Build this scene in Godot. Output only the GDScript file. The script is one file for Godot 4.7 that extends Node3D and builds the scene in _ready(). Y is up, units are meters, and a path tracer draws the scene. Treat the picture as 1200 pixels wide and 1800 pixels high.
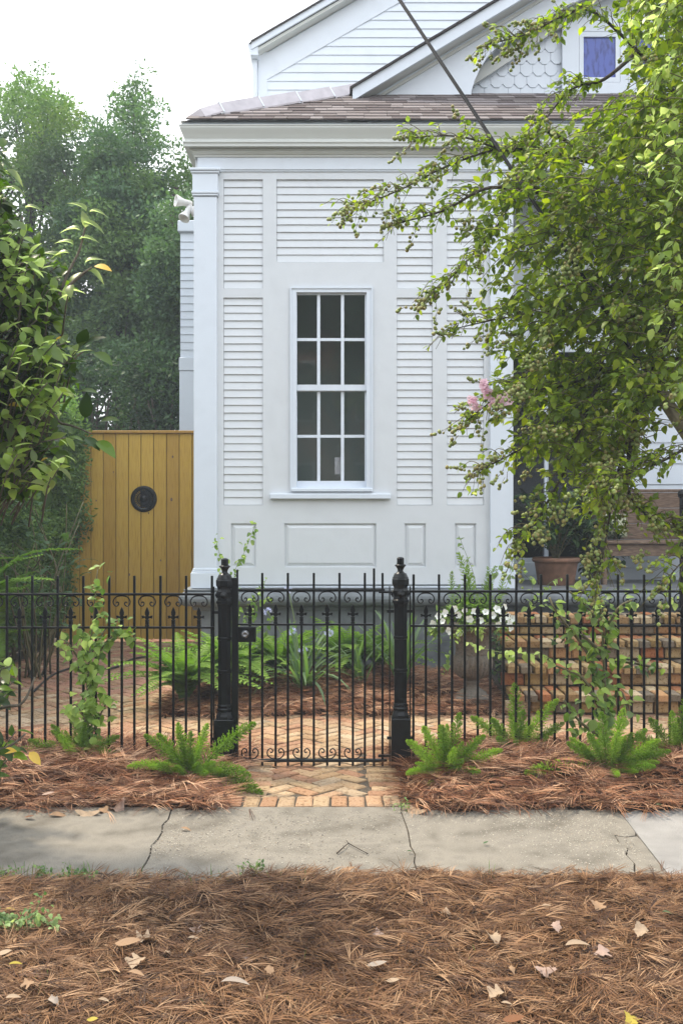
extends Node3D

const F := 1750.0      # focal length of the lens, in photograph pixels (35 mm on a full frame)
const EYE := 1.65      # height of the camera above the pavement
const SAND := -0.014
var rng := RandomNumberGenerator.new()
var taken := {}
var M := {}

func _ready() -> void:
	rng.seed = 20240611
	setup_camera_and_light()
	make_materials()
	build_ground()
	build_brickwork()
	build_house()
	build_porch()
	build_gables()
	build_back_fence()
	build_background_trees()
	build_laurel()
	build_across_street()
	build_fence()
	build_urn()
	build_straw()
	build_plants()
	build_hedge()
	build_camellia()
	build_crape_myrtle()
	build_small_things()
	build_fallen_leaves()

func setup_camera_and_light() -> void:
	var cam := Camera3D.new()
	cam.name = "camera"
	cam.position = Vector3(0, EYE, 0)
	cam.fov = rad_to_deg(2.0 * atan(900.0 / F))
	cam.near = 0.05
	cam.far = 400.0
	cam.current = true
	add_child(cam)
	# an even, thin overcast, brighter high up towards the veiled sun
	var to_sun := Vector3(-0.42, 0.80, -0.30).normalized()
	var im := Image.create(256, 128, false, Image.FORMAT_RGBF)
	for y in 128:
		for x in 256:
			var lat := (0.5 - (y + 0.5) / 128.0) * PI
			var lon := ((x + 0.5) / 256.0 - 0.5) * TAU
			var dir := Vector3(sin(lon) * cos(lat), sin(lat), -cos(lon) * cos(lat))
			var up := clampf(dir.y, 0.0, 1.0)
			var c := Color(1.0, 1.0, 1.0).lerp(Color(0.86, 0.94, 1.06), up)
			var glow := pow(maxf(dir.dot(to_sun), 0.0), 6.0)
			var k := 1.0 + 0.95 * glow
			if dir.y < 0.0:
				c = Color(0.5, 0.48, 0.45)
				k = 0.5
			im.set_pixel(x, y, Color(c.r * k, c.g * k, c.b * (k - 0.04 * glow)))
	var sm := PanoramaSkyMaterial.new()
	sm.panorama = ImageTexture.create_from_image(im)
	var sky := Sky.new()
	sky.sky_material = sm
	var e := Environment.new()
	e.background_mode = Environment.BG_SKY
	e.sky = sky
	e.background_energy_multiplier = 1.0
	e.tonemap_mode = Environment.TONE_MAPPER_LINEAR
	e.tonemap_exposure = 2.12
	e.sdfgi_enabled = true
	e.ssao_enabled = true
	e.ssil_enabled = true
	e.fog_enabled = true
	e.fog_density = 0.003
	e.fog_light_color = Color(0.90, 0.95, 1.0)
	var we := WorldEnvironment.new()
	we.name = "environment"
	we.environment = e
	add_child(we)
	var sun := DirectionalLight3D.new()
	sun.name = "sun"
	sun.light_energy = 0.95
	sun.light_color = Color(1.0, 0.95, 0.86)
	sun.light_angular_distance = 7.0
	sun.shadow_enabled = true
	add_child(sun)
	sun.look_at_from_position(to_sun * 50.0, Vector3.ZERO)

# ---------------------------------------------------------------- helpers
func V(px: float, py: float, d: float) -> Vector3:      # a point d metres in front of the street line
	return Vector3((px - 600.0) * d / F, EYE + (900.0 - py) * d / F, -d)

func G(px: float, py: float, h := 0.0) -> Vector3:      # a point on the ground at height h
	var d := (EYE - h) * F / (py - 900.0)
	return Vector3((px - 600.0) * d / F, h, -d)

func rf(a: float, b: float) -> float:
	return rng.randf_range(a, b)

func numbered(called: String) -> String:
	var n: int = taken.get(called, 0)
	taken[called] = n + 1
	return called if n == 0 else "%s_%03d" % [called, n]

func thing(called: String, label: String, category: String, at := Vector3.ZERO, group := "") -> Node3D:
	var o := Node3D.new()
	o.name = numbered(called)
	add_child(o)
	o.position = at
	tag(o, label, category, group)
	return o

func tag(o: Node, label: String, category: String, group := "") -> void:
	o.set_meta("label", label)
	o.set_meta("category", category)
	if group != "":
		o.set_meta("group", group)

func put(called: String, mesh: Mesh, m: Material, parent: Node, xf := Transform3D()) -> MeshInstance3D:
	var o := MeshInstance3D.new()
	o.name = numbered(called) if parent == self else called
	o.mesh = mesh
	o.material_override = m
	o.transform = xf
	parent.add_child(o, true)
	return o

func structure(called: String, mesh: Mesh, m: Material) -> MeshInstance3D:
	var o := put(called, mesh, m, self)
	o.set_meta("kind", "structure")
	return o

func many(called: String, mesh: Mesh, m: Material, parent: Node, xfs: Array, cols: PackedColorArray) -> MultiMeshInstance3D:
	var mm := MultiMesh.new()
	mm.transform_format = MultiMesh.TRANSFORM_3D
	mm.use_colors = true
	mm.mesh = mesh
	mm.instance_count = xfs.size()
	for i in xfs.size():
		mm.set_instance_transform(i, xfs[i])
		mm.set_instance_color(i, cols[i])
	var o := MultiMeshInstance3D.new()
	o.name = numbered(called) if parent == self else called
	o.multimesh = mm
	o.material_override = m
	o.set_meta("kind", "stuff")
	parent.add_child(o, true)
	return o

func leaves_of(parent: Node3D, mesh: Mesh, xfs: Array, cols: PackedColorArray, mats: Array, many_mat: Material, singles: int, called := "leaf") -> void:
	# the nearest ones that the lens sees are parts of their own, the rest one part
	var order := []
	for i in xfs.size():
		var w: Vector3 = parent.position + xfs[i].origin
		var inside := absf(w.x) < -w.z * 600.0 / F and absf(w.y - EYE) < -w.z * 900.0 / F
		order.append([(0.0 if inside else 100.0) - w.z, i])
	order.sort_custom(func(a, b): return a[0] < b[0])
	var rest := []
	var rc := PackedColorArray()
	for k in order.size():
		var i: int = order[k][1]
		if k < singles:
			put(called, mesh, mats[i % mats.size()], parent, xfs[i])
		else:
			rest.append(xfs[i])
			rc.append(cols[i])
	if rest.size() > 0:
		many("leaves" if called == "leaf" else called + "s", mesh, many_mat, parent, rest, rc)

func lin(r: float, g: float, b: float) -> Color:
	return Color(r, g, b).linear_to_srgb()

func mat(r: float, g: float, b: float, rough := 0.7, spec := 0.5) -> StandardMaterial3D:
	var m := StandardMaterial3D.new()
	m.albedo_color = lin(r, g, b)
	m.roughness = rough
	m.metallic_specular = spec
	return m

func tinted(rough := 0.7, spec := 0.5) -> StandardMaterial3D:    # colour comes from the vertices or copies
	var m := mat(1, 1, 1, rough, spec)
	m.vertex_color_use_as_albedo = true
	return m

func leafy(m: StandardMaterial3D, k: float, r := 0.75, g := 1.0, b := 0.3) -> StandardMaterial3D:
	m.backlight_enabled = true
	m.backlight = Color(r * k, g * k, b * k).linear_to_srgb()
	return m

func noise(seed_: int, freq: float, oct := 4, size := 512, ramp := [], normal := 0.0) -> NoiseTexture2D:
	var n := FastNoiseLite.new()
	n.seed = seed_
	n.noise_type = FastNoiseLite.TYPE_SIMPLEX_SMOOTH
	n.frequency = freq
	n.fractal_octaves = oct
	var t := NoiseTexture2D.new()
	t.width = size
	t.height = size
	t.seamless = true
	t.noise = n
	if normal > 0.0:
		t.as_normal_map = true
		t.bump_strength = normal
	elif ramp.size() > 0:
		var g := Gradient.new()
		var offs := PackedFloat32Array()
		var cs := PackedColorArray()
		for k in ramp.size():
			offs.append(float(k) / (ramp.size() - 1))
			cs.append(ramp[k])
		g.offsets = offs
		g.colors = cs
		t.color_ramp = g
	return t

func triplanar(m: StandardMaterial3D, scale: Vector3, tex: Texture2D, nrm: Texture2D = null, amount := 0.5, world := true) -> StandardMaterial3D:
	m.uv1_triplanar = true
	m.uv1_world_triplanar = world
	m.uv1_scale = scale
	if tex:
		m.albedo_texture = tex
	if nrm:
		m.normal_enabled = true
		m.normal_texture = nrm
		m.normal_scale = amount
	return m

func grey(v: float) -> Color:
	return Color(v, v, v)

func begin(smooth := false) -> SurfaceTool:
	var st := SurfaceTool.new()
	st.begin(Mesh.PRIMITIVE_TRIANGLES)
	st.set_smooth_group(0 if smooth else 0xFFFFFFFF)
	return st

func done(st: SurfaceTool) -> ArrayMesh:
	st.generate_normals()
	return st.commit()

func tri(st: SurfaceTool, a: Vector3, b: Vector3, c: Vector3) -> void:   # counter-clockwise seen from outside
	st.add_vertex(a)
	st.add_vertex(c)
	st.add_vertex(b)

func quad(st: SurfaceTool, a: Vector3, b: Vector3, c: Vector3, d: Vector3) -> void:
	tri(st, a, b, c)
	tri(st, a, c, d)

func face(st: SurfaceTool, a: Vector3, b: Vector3, c: Vector3, d: Vector3, out_: Vector3) -> void:
	if (b - a).cross(c - a).dot(out_) + (c - a).cross(d - a).dot(out_) < 0.0:
		quad(st, a, d, c, b)
	else:
		quad(st, a, b, c, d)

func box(st: SurfaceTool, c: Vector3, s: Vector3, ch := 0.0, b := Basis()) -> void:
	# a box with chamfered edges (none when ch is 0)
	var h := s * 0.5
	if ch <= 0.0:
		for ax in 3:
			var u := (ax + 1) % 3
			var v := (ax + 2) % 3
			for sg in [-1.0, 1.0]:
				var p := []
				for k in [[-1, -1], [1, -1], [1, 1], [-1, 1]]:
					var w := Vector3()
					w[ax] = sg * h[ax]
					w[u] = k[0] * h[u]
					w[v] = k[1] * h[v]
					p.append(c + b * w)
				var o := Vector3()
				o[ax] = sg
				face(st, p[0], p[1], p[2], p[3], b * o)
		return
	var cor := {}
	for sx in [-1, 1]:
		for sy in [-1, 1]:
			for sz in [-1, 1]:
				for ax in 3:
					var w := Vector3(sx * (h.x - ch), sy * (h.y - ch), sz * (h.z - ch))
					w[ax] = [sx, sy, sz][ax] * h[ax]
					cor[[sx, sy, sz, ax]] = c + b * w
	for ax in 3:
		var u := (ax + 1) % 3
		var v := (ax + 2) % 3
		for sg in [-1, 1]:
			var p := []
			for k in [[-1, -1], [1, -1], [1, 1], [-1, 1]]:
				var key := [0, 0, 0, ax]
				key[ax] = sg
				key[u] = k[0]
				key[v] = k[1]
				p.append(cor[key])
			var o := Vector3()
			o[ax] = sg
			face(st, p[0], p[1], p[2], p[3], b * o)
		for su in [-1, 1]:
			for sv in [-1, 1]:
				var k0 := [0, 0, 0, u]
				k0[ax] = -1
				k0[u] = su
				k0[v] = sv
				var k1 := k0.duplicate()
				k1[ax] = 1
				var k2 := k1.duplicate()
				k2[3] = v
				var k3 := k0.duplicate()
				k3[3] = v
				var o := Vector3()
				o[u] = su
				o[v] = sv
				face(st, cor[k0], cor[k1], cor[k2], cor[k3], b * o)
	for sx in [-1, 1]:
		for sy in [-1, 1]:
			for sz in [-1, 1]:
				var o := b * Vector3(sx, sy, sz)
				var a: Vector3 = cor[[sx, sy, sz, 0]]
				var d: Vector3 = cor[[sx, sy, sz, 1]]
				var e: Vector3 = cor[[sx, sy, sz, 2]]
				if (d - a).cross(e - a).dot(o) < 0.0:
					tri(st, a, e, d)
				else:
					tri(st, a, d, e)

func box2(st: SurfaceTool, x0: float, x1: float, y0: float, y1: float, z0: float, z1: float, ch := 0.0) -> void:
	box(st, Vector3((x0 + x1) * 0.5, (y0 + y1) * 0.5, (z0 + z1) * 0.5), Vector3(absf(x1 - x0), absf(y1 - y0), absf(z1 - z0)), ch)

func boxed(x0: float, x1: float, y0: float, y1: float, z0: float, z1: float, ch := 0.0) -> ArrayMesh:
	var st := begin()
	box2(st, x0, x1, y0, y1, z0, z1, ch)
	return done(st)

func tube(st: SurfaceTool, pts: Array, r0: float, r1: float, sides := 6, cap := true) -> void:
	var n := pts.size()
	var t0: Vector3 = (pts[1] - pts[0]).normalized()
	var side := t0.cross(Vector3.UP)
	if side.length() < 0.01:
		side = t0.cross(Vector3.RIGHT)
	side = side.normalized()
	var rings := []
	for i in n:
		var t: Vector3
		if i == 0:
			t = t0
		elif i == n - 1:
			t = (pts[i] - pts[i - 1]).normalized()
		else:
			t = (pts[i + 1] - pts[i - 1]).normalized()
		side = (side - t * side.dot(t)).normalized()
		var up := t.cross(side)
		var r := lerpf(r0, r1, float(i) / (n - 1))
		var ring := []
		for k in sides:
			var a := TAU * k / sides
			ring.append(pts[i] + (side * cos(a) + up * sin(a)) * r)
		rings.append(ring)
	for i in n - 1:
		for k in sides:
			var k2 := (k + 1) % sides
			var mid: Vector3 = (pts[i] + pts[i + 1]) * 0.5
			face(st, rings[i][k], rings[i][k2], rings[i + 1][k2], rings[i + 1][k], (rings[i][k] + rings[i + 1][k2]) * 0.5 - mid)
	if cap:
		for e in [0, n - 1]:
			var o: Vector3 = (pts[1] - pts[0]) * -1.0 if e == 0 else pts[n - 1] - pts[n - 2]
			for k in range(1, sides - 1):
				var a: Vector3 = rings[e][0]
				var b: Vector3 = rings[e][k]
				var c: Vector3 = rings[e][k + 1]
				if (b - a).cross(c - a).dot(o) < 0.0:
					tri(st, a, c, b)
				else:
					tri(st, a, b, c)

func tubed(pts: Array, r0: float, r1: float, sides := 6) -> ArrayMesh:
	var st := begin(true)
	tube(st, pts, r0, r1, sides)
	return done(st)

func curve_of(pts: Array, per := 4) -> Array:     # a smooth line through the points
	var outp := []
	for i in pts.size() - 1:
		var p0: Vector3 = pts[maxi(i - 1, 0)]
		var p1: Vector3 = pts[i]
		var p2: Vector3 = pts[i + 1]
		var p3: Vector3 = pts[mini(i + 2, pts.size() - 1)]
		for k in per:
			outp.append(p1.cubic_interpolate(p2, p0, p3, float(k) / per))
	outp.append(pts[pts.size() - 1])
	return outp

func lathe(st: SurfaceTool, prof: Array, segs: int, c := Vector3.ZERO, turn := 0.0, flutes := 0, f0 := 0.0, f1 := 0.0, deep := 0.0) -> void:
	# prof: Vector2(radius, height) from bottom to top; flutes bulge between the heights f0 and f1
	for i in prof.size() - 1:
		for k in segs:
			var p := []
			for e in [[i, k], [i, k + 1], [i + 1, k + 1], [i + 1, k]]:
				var a: float = turn + TAU * e[1] / segs
				var r: float = prof[e[0]].x
				var y: float = prof[e[0]].y
				if flutes > 0 and y > f0 and y < f1:
					r *= 1.0 - deep * (1.0 - absf(sin(a * flutes * 0.5))) * sin(PI * (y - f0) / (f1 - f0))
				p.append(c + Vector3(cos(a) * r, y, -sin(a) * r))
			quad(st, p[0], p[1], p[2], p[3])

func prism(st: SurfaceTool, poly: PackedVector2Array, z0: float, z1: float, basis := Basis(), at := Vector3.ZERO) -> void:
	# poly in x, y; from the nearer face z0 to the farther z1
	var idx := Geometry2D.triangulate_polygon(poly)
	for i in range(0, idx.size(), 3):
		var a := poly[idx[i]]
		var b := poly[idx[i + 1]]
		var c := poly[idx[i + 2]]
		if (b - a).cross(c - a) < 0.0:
			var s := b
			b = c
			c = s
		tri(st, at + basis * Vector3(a.x, a.y, z0), at + basis * Vector3(b.x, b.y, z0), at + basis * Vector3(c.x, c.y, z0))
		tri(st, at + basis * Vector3(a.x, a.y, z1), at + basis * Vector3(c.x, c.y, z1), at + basis * Vector3(b.x, b.y, z1))
	var cw := Geometry2D.is_polygon_clockwise(poly)
	for i in poly.size():
		var a := poly[i]
		var b := poly[(i + 1) % poly.size()]
		var o := Vector3(b.y - a.y, a.x - b.x, 0)
		if not cw:
			o = -o
		o = -o
		face(st, at + basis * Vector3(a.x, a.y, z0), at + basis * Vector3(b.x, b.y, z0), at + basis * Vector3(b.x, b.y, z1), at + basis * Vector3(a.x, a.y, z1), basis * o)

func prismed(poly: PackedVector2Array, z0: float, z1: float) -> ArrayMesh:
	var st := begin()
	prism(st, poly, z0, z1)
	return done(st)

func aim(dir: Vector3, up: Vector3) -> Basis:     # +Z along dir, +Y near up
	var d := dir.normalized()
	if absf(d.dot(up.normalized())) > 0.98:
		up = Vector3(0.3, 0.2, 0.9)
	return Basis.looking_at(-d, up)

func rand_dir() -> Vector3:
	var z := rf(-1, 1)
	var a := rf(0, TAU)
	var r := sqrt(1.0 - z * z)
	return Vector3(r * cos(a), z, r * sin(a))

func leaf_mesh(length: float, width: float, fold := 0.25, arch := 0.2, n := 4, blunt := 0.8, heart := false) -> ArrayMesh:
	# a leaf along +Z with its upper face towards +Y
	var st := begin(true)
	var rows := []
	for i in n + 1:
		var t := float(i) / n
		var w := width * 0.5 * pow(sin(PI * pow(t, blunt)), 0.8) if i > 0 and i < n else 0.0
		if heart and i == 1:
			w = width * 0.5
		var z := t * length
		if heart and i == 1:
			z = length * 0.02
		var y := -arch * length * t * t
		rows.append([Vector3(-w, y + fold * w, z), Vector3(0, y, t * length), Vector3(w, y + fold * w, z)])
	for i in n:
		for s in 2:
			var a: Vector3 = rows[i][s]
			var b: Vector3 = rows[i][s + 1]
			var c: Vector3 = rows[i + 1][s + 1]
			var d: Vector3 = rows[i + 1][s]
			if a.distance_to(b) > 0.0001:
				tri(st, a, c, b)
			if c.distance_to(d) > 0.0001:
				tri(st, a, d, c)
	return done(st)

# ---------------------------------------------------------------- materials
func make_materials() -> void:
	var soft := noise(3, 0.006, 5, 512, [grey(0.975), grey(1.0), grey(0.985)])
	var paint_n := noise(4, 0.02, 4, 256, [], 2.0)
	M.trim = triplanar(mat(0.63, 0.68, 0.745, 0.42), Vector3(0.7, 0.7, 0.7), soft, paint_n, 0.10)
	M.wall = triplanar(mat(0.60, 0.625, 0.65, 0.5), Vector3(0.6, 0.6, 0.6), soft, paint_n, 0.14)
	M.siding = triplanar(mat(0.64, 0.69, 0.755, 0.5), Vector3(0.5, 0.5, 0.5), soft, paint_n, 0.2)
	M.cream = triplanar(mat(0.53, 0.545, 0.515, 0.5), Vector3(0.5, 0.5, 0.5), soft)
	M.stucco = triplanar(mat(0.175, 0.19, 0.20, 0.75), Vector3(0.5, 0.5, 0.5), noise(6, 0.008, 5, 512, [grey(0.72), grey(1.0), grey(0.82)]), noise(7, 0.06, 4, 256, [], 3.0), 0.25)
	M.slate_floor = triplanar(mat(0.19, 0.195, 0.20, 0.5), Vector3(0.6, 0.6, 0.6), noise(8, 0.01, 5, 512, [grey(0.7), grey(1.0)]))
	M.iron = triplanar(mat(0.005, 0.005, 0.006, 0.34, 0.38), Vector3(3, 3, 3), noise(9, 0.03, 3, 256, [grey(0.75), grey(1.0)]), noise(10, 0.06, 3, 256, [], 2.0), 0.12)
	M.glass = mat(0.02, 0.02, 0.02, 0.02)
	M.glass.transparency = BaseMaterial3D.TRANSPARENCY_ALPHA
	M.glass.albedo_color.a = 0.06
	M.blue_glass = triplanar(mat(0.055, 0.085, 0.36, 0.18), Vector3(2.5, 0.8, 2.5), noise(12, 0.02, 5, 256, [Color(0.55, 0.55, 0.62), Color(1, 1, 1), Color(1.0, 1.0, 1.0)]))
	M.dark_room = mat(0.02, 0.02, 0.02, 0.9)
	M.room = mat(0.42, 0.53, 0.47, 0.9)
	M.shaded_siding = triplanar(mat(0.46, 0.51, 0.57, 0.5), Vector3(0.5, 0.5, 0.5), soft)  # white siding greyed and darkened, the tree shade put into its colour
	M.paper = mat(0.36, 0.38, 0.40, 0.8)
	M.concrete = triplanar(mat(0.245, 0.222, 0.193, 0.9), Vector3(1.1, 1.1, 1.1), noise(14, 0.0028, 5, 1024, [Color(0.74, 0.72, 0.68), Color(0.90, 0.89, 0.86), Color(1, 0.99, 0.96), Color(0.86, 0.85, 0.83)]), noise(15, 0.05, 4, 1024, [], 4.0), 0.25)
	var speck := noise(16, 0.11, 3, 1024, [grey(0.50), grey(0.86), grey(0.92), grey(1.0)])
	M.concrete.detail_enabled = true
	M.concrete.detail_albedo = speck
	M.concrete.detail_blend_mode = BaseMaterial3D.BLEND_MODE_MUL
	M.concrete.detail_uv_layer = BaseMaterial3D.DETAIL_UV_1
	M.new_concrete = triplanar(mat(0.27, 0.255, 0.24, 0.85), Vector3(0.7, 0.7, 0.7), noise(17, 0.01, 5, 512, [grey(0.84), grey(1.0)]), noise(15, 0.22, 3, 512, [], 6.0), 0.25)
	M.soil = triplanar(mat(0.060, 0.036, 0.022, 1.0, 0.2), Vector3(1.5, 1.5, 1.5), noise(18, 0.03, 5, 512, [grey(0.35), grey(1.0)]), noise(19, 0.08, 4, 512, [], 8.0), 1.0)
	M.earth = triplanar(mat(0.07, 0.06, 0.04, 1.0, 0.2), Vector3(0.3, 0.3, 0.3), noise(18, 0.03, 5, 512, [grey(0.5), grey(1.0)]))
	M.sand = triplanar(mat(0.16, 0.13, 0.10, 1.0, 0.2), Vector3(2, 2, 2), noise(20, 0.05, 4, 512, [grey(0.5), grey(1.0)]))
	M.brick = tinted(0.88, 0.3)
	triplanar(M.brick, Vector3(4.0, 4.0, 4.0), noise(21, 0.012, 6, 512, [Color(0.50, 0.47, 0.42), Color(0.95, 0.92, 0.88), Color(1, 1, 1), Color(0.80, 0.72, 0.66)]), noise(22, 0.10, 4, 512, [], 6.0), 0.8)
	M.shingle = tinted(0.95, 0.2)
	triplanar(M.shingle, Vector3(8, 8, 8), noise(23, 0.12, 3, 512, [grey(0.62), grey(1.0)]), noise(24, 0.2, 3, 256, [], 6.0), 0.5)
	M.shingle_edge = triplanar(mat(0.085, 0.075, 0.072, 0.95, 0.2), Vector3(6, 6, 6), noise(23, 0.12, 3, 512, [grey(0.62), grey(1.0)]))
	M.flashing = triplanar(mat(0.44, 0.40, 0.42, 0.6), Vector3(1.5, 1.5, 1.5), noise(25, 0.02, 4, 256, [grey(0.85), grey(1.0)]))
	M.wood_fence = tinted(0.6, 0.4)
	triplanar(M.wood_fence, Vector3(9.0, 0.45, 9.0), noise(26, 0.014, 5, 512, [Color(0.84, 0.80, 0.74), Color(0.97, 0.95, 0.92), Color(1, 1, 1), Color(0.93, 0.90, 0.86)]), noise(27, 0.05, 3, 256, [], 2.0), 0.3)
	M.old_wood = triplanar(mat(0.27, 0.185, 0.13, 0.65), Vector3(1.2, 9, 9), noise(28, 0.014, 5, 512, [Color(0.55, 0.5, 0.46), Color(1, 1, 1)]))
	M.clay = triplanar(mat(0.25, 0.125, 0.075, 0.85), Vector3(2, 2, 2), noise(29, 0.02, 5, 256, [Color(0.62, 0.62, 0.6), Color(1, 1, 1)]))
	M.urn = triplanar(mat(0.155, 0.135, 0.115, 0.85), Vector3(2.2, 2.2, 2.2), noise(30, 0.02, 6, 512, [Color(0.50, 0.48, 0.46), Color(1, 0.98, 0.95), Color(0.75, 0.72, 0.7)]), noise(31, 0.1, 4, 256, [], 4.0), 0.4)
	M.white_plastic = mat(0.78, 0.78, 0.78, 0.35)
	M.bark = triplanar(mat(0.085, 0.062, 0.045, 0.9), Vector3(6, 2, 6), noise(32, 0.03, 5, 256, [grey(0.45), grey(1.0)]), noise(33, 0.05, 4, 256, [], 5.0), 0.8)
	M.pale_bark = triplanar(mat(0.20, 0.165, 0.12, 0.85), Vector3(6, 2, 6), noise(32, 0.03, 5, 256, [grey(0.5), grey(1.0)]))
	M.stem = mat(0.10, 0.085, 0.035, 0.7)
	M.green_stem = mat(0.12, 0.17, 0.045, 0.6)
	M.cable = mat(0.03, 0.03, 0.032, 0.7, 0.12)
	M.guard = triplanar(mat(0.36, 0.29, 0.19, 0.5), Vector3(4, 4, 4), noise(34, 0.03, 4, 256, [grey(0.7), grey(1.0)]))
	M.rubber = mat(0.018, 0.018, 0.02, 0.45)
	M.lock = mat(0.30, 0.30, 0.31, 0.35)
	M.lock.metallic = 0.9
	M.plume = leafy(tinted(0.6, 0.3), 0.9)
	M.glossy = leafy(tinted(0.36, 0.42), 1.0, 0.8, 1.0, 0.12)
	M.leaf_gloss = leafy(tinted(0.42, 0.35), 1.1, 0.9, 1.0, 0.2)
	M.capsule = leafy(tinted(0.5, 0.4), 0.3)
	M.grit = tinted(0.8, 0.4)
	M.needle = tinted(0.62, 0.35)
	M.leaf = leafy(tinted(0.5, 0.4), 0.85)
	M.far_leaf = leafy(tinted(0.6, 0.35), 0.7)
	M.petal = leafy(mat(0.78, 0.80, 0.76, 0.6), 0.4, 1, 1, 1)
	M.dry_leaf = leafy(tinted(0.7, 0.3), 0.25, 1, 0.8, 0.6)

func palette_mats(cols: Array, rough: float, back: float) -> Array:
	var outp := []
	for c in cols:
		outp.append(leafy(mat(c.r, c.g, c.b, rough, 0.45), back, 0.8, 1.0, 0.32))
	return outp

func pick(cols: Array) -> Color:
	var c: Color = cols[rng.randi() % cols.size()]
	var k := rf(0.82, 1.18)
	return Color(c.r * k, c.g * k, c.b * k)

# ---------------------------------------------------------------- ground, pavement
var hills := FastNoiseLite.new()

func edge(t: float, a: float, b: float) -> float:
	return smoothstep(a, b, t)

func bed_height(which: String, x: float, d: float) -> float:    # the thickness of the pine straw at a place, negative outside
	var n := hills.get_noise_2d(x * 100.0, d * 100.0)
	var n2 := hills.get_noise_2d(x * 330.0 + 77.0, d * 330.0)
	var w := 0.10 * n + 0.05 * n2
	match which:
		"verge":
			var far := 4.43 + 0.10 * n + 0.05 * n2 + 0.05 * sin(x * 2.3 + 0.6)
			return minf(edge(far - d, -0.01, 0.25) * (0.035 + 0.03 * n2) + (0.012 if d < far else -0.05), 0.08)
		"left":
			var r := minf(minf(d - 5.53 + w * 0.6, 7.02 - d + w), -0.66 - x - w * 0.6)
			return (0.006 + 0.12 * edge(r, 0.0, 0.55) * (0.8 + 0.8 * n)) if r > 0.0 else -0.05
		"right":
			var r := minf(minf(d - 5.51 + w * 0.6, 6.95 - d + w), x - 0.36 - w * 0.6)
			return (0.006 + 0.12 * edge(r, 0.0, 0.5) * (0.8 + 0.8 * n)) if r > 0.0 else -0.05
		"house":
			var r := minf(minf(d - 8.08 + w * 0.8, 10.05 - d), minf(x + 1.42 + w, 1.46 - x))
			return (0.006 + 0.155 * edge(r, 0.0, 0.8) * (0.85 + 0.6 * n)) if r > 0.0 else -0.05
	return 0.0

func sheet(which: String, x0: float, x1: float, d0: float, d1: float, step: float) -> ArrayMesh:
	var st := begin(true)
	var nx := int((x1 - x0) / step)
	var nd := int((d1 - d0) / step)
	for i in nx:
		for j in nd:
			var p := []
			var top := -1.0
			for k in [[0, 0], [1, 0], [1, 1], [0, 1]]:
				var x: float = x0 + (i + k[0]) * step
				var d: float = d0 + (j + k[1]) * step
				var h := bed_height(which, x, d)
				top = maxf(top, h)
				p.append(Vector3(x, h, -d))
			if top > 0.0:
				quad(st, p[0], p[1], p[2], p[3])
	return done(st)

func build_ground() -> void:
	hills.seed = 5
	hills.frequency = 0.012
	hills.fractal_octaves = 3
	structure("ground", boxed(-150, 150, -0.4, -0.04, -150, 150), M.earth)
	structure("courtyard_bed", boxed(-6.0, 6.0, -0.035, SAND, -14.0, -5.56), M.sand)
	structure("pine_straw_verge", sheet("verge", -5.0, 5.0, 1.4, 4.8, 0.05), M.soil)
	structure("planting_bed", sheet("left", -4.5, -0.4, 5.4, 7.3, 0.04), M.soil)
	structure("planting_bed", sheet("right", 0.1, 4.5, 5.4, 7.3, 0.04), M.soil)
	structure("planting_bed", sheet("house", -1.7, 1.7, 7.8, 10.06, 0.04), M.soil)
	# the pavement: worn slabs with ragged joints
	structure("pavement_base", boxed(-5.0, 5.0, -0.035, -0.011, -5.555, -4.2), M.sand)
	var pave := Node3D.new()
	pave.name = "pavement"
	pave.set_meta("kind", "structure")
	add_child(pave)
	build_aggregate(pave)
	var joints := [[-4.6, -4.55], [-3.35, -3.3], [-2.13, -2.1], [-0.945, -0.905], [0.335, 0.352], [1.535, 1.475], [2.75, 2.7], [4.2, 4.2]]
	for i in joints.size() - 1:
		var gap := 0.003 if i >= 4 else 0.004
		var a := ragged(joints[i], gap, i)
		var b := ragged(joints[i + 1], -gap, i + 1)
		if i == 4:
			# a corner of this slab has broken away along a crack
			var crack := PackedVector2Array([Vector2(1.50, -5.08), Vector2(1.44, -5.06), Vector2(1.395, -5.09), Vector2(1.385, -4.98), Vector2(1.405, -4.9), Vector2(1.37, -4.80), Vector2(1.375, -4.68), Vector2(1.345, -4.58), Vector2(1.35, -4.30)])
			var main := a.duplicate()
			var far_b := PackedVector2Array()
			for k in b.size():
				var v: Vector2 = b[b.size() - 1 - k]
				if v.y < -5.09:
					far_b.append(v)
			main.append_array(far_b)
			for v in crack:
				main.append(v + Vector2(-0.004, 0))
			put("slab", slab(main, 0.0), M.concrete, pave)
			var piece := PackedVector2Array()
			for k in range(crack.size() - 1, -1, -1):
				piece.append(crack[k] + Vector2(0.004, 0.003))
			for k in range(b.size() - 1, -1, -1):
				if b[k].y > -5.07:
					piece.append(b[k])
			piece.reverse()
			put("slab", slab(piece, -0.004), M.concrete, pave)
		else:
			var poly := a.duplicate()
			for k in range(b.size() - 1, -1, -1):
				poly.append(b[k])
			put("slab", slab(poly, [0.0, -0.003, 0.002, -0.002][i % 4]), M.new_concrete if i == 5 else M.concrete, pave)

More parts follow.
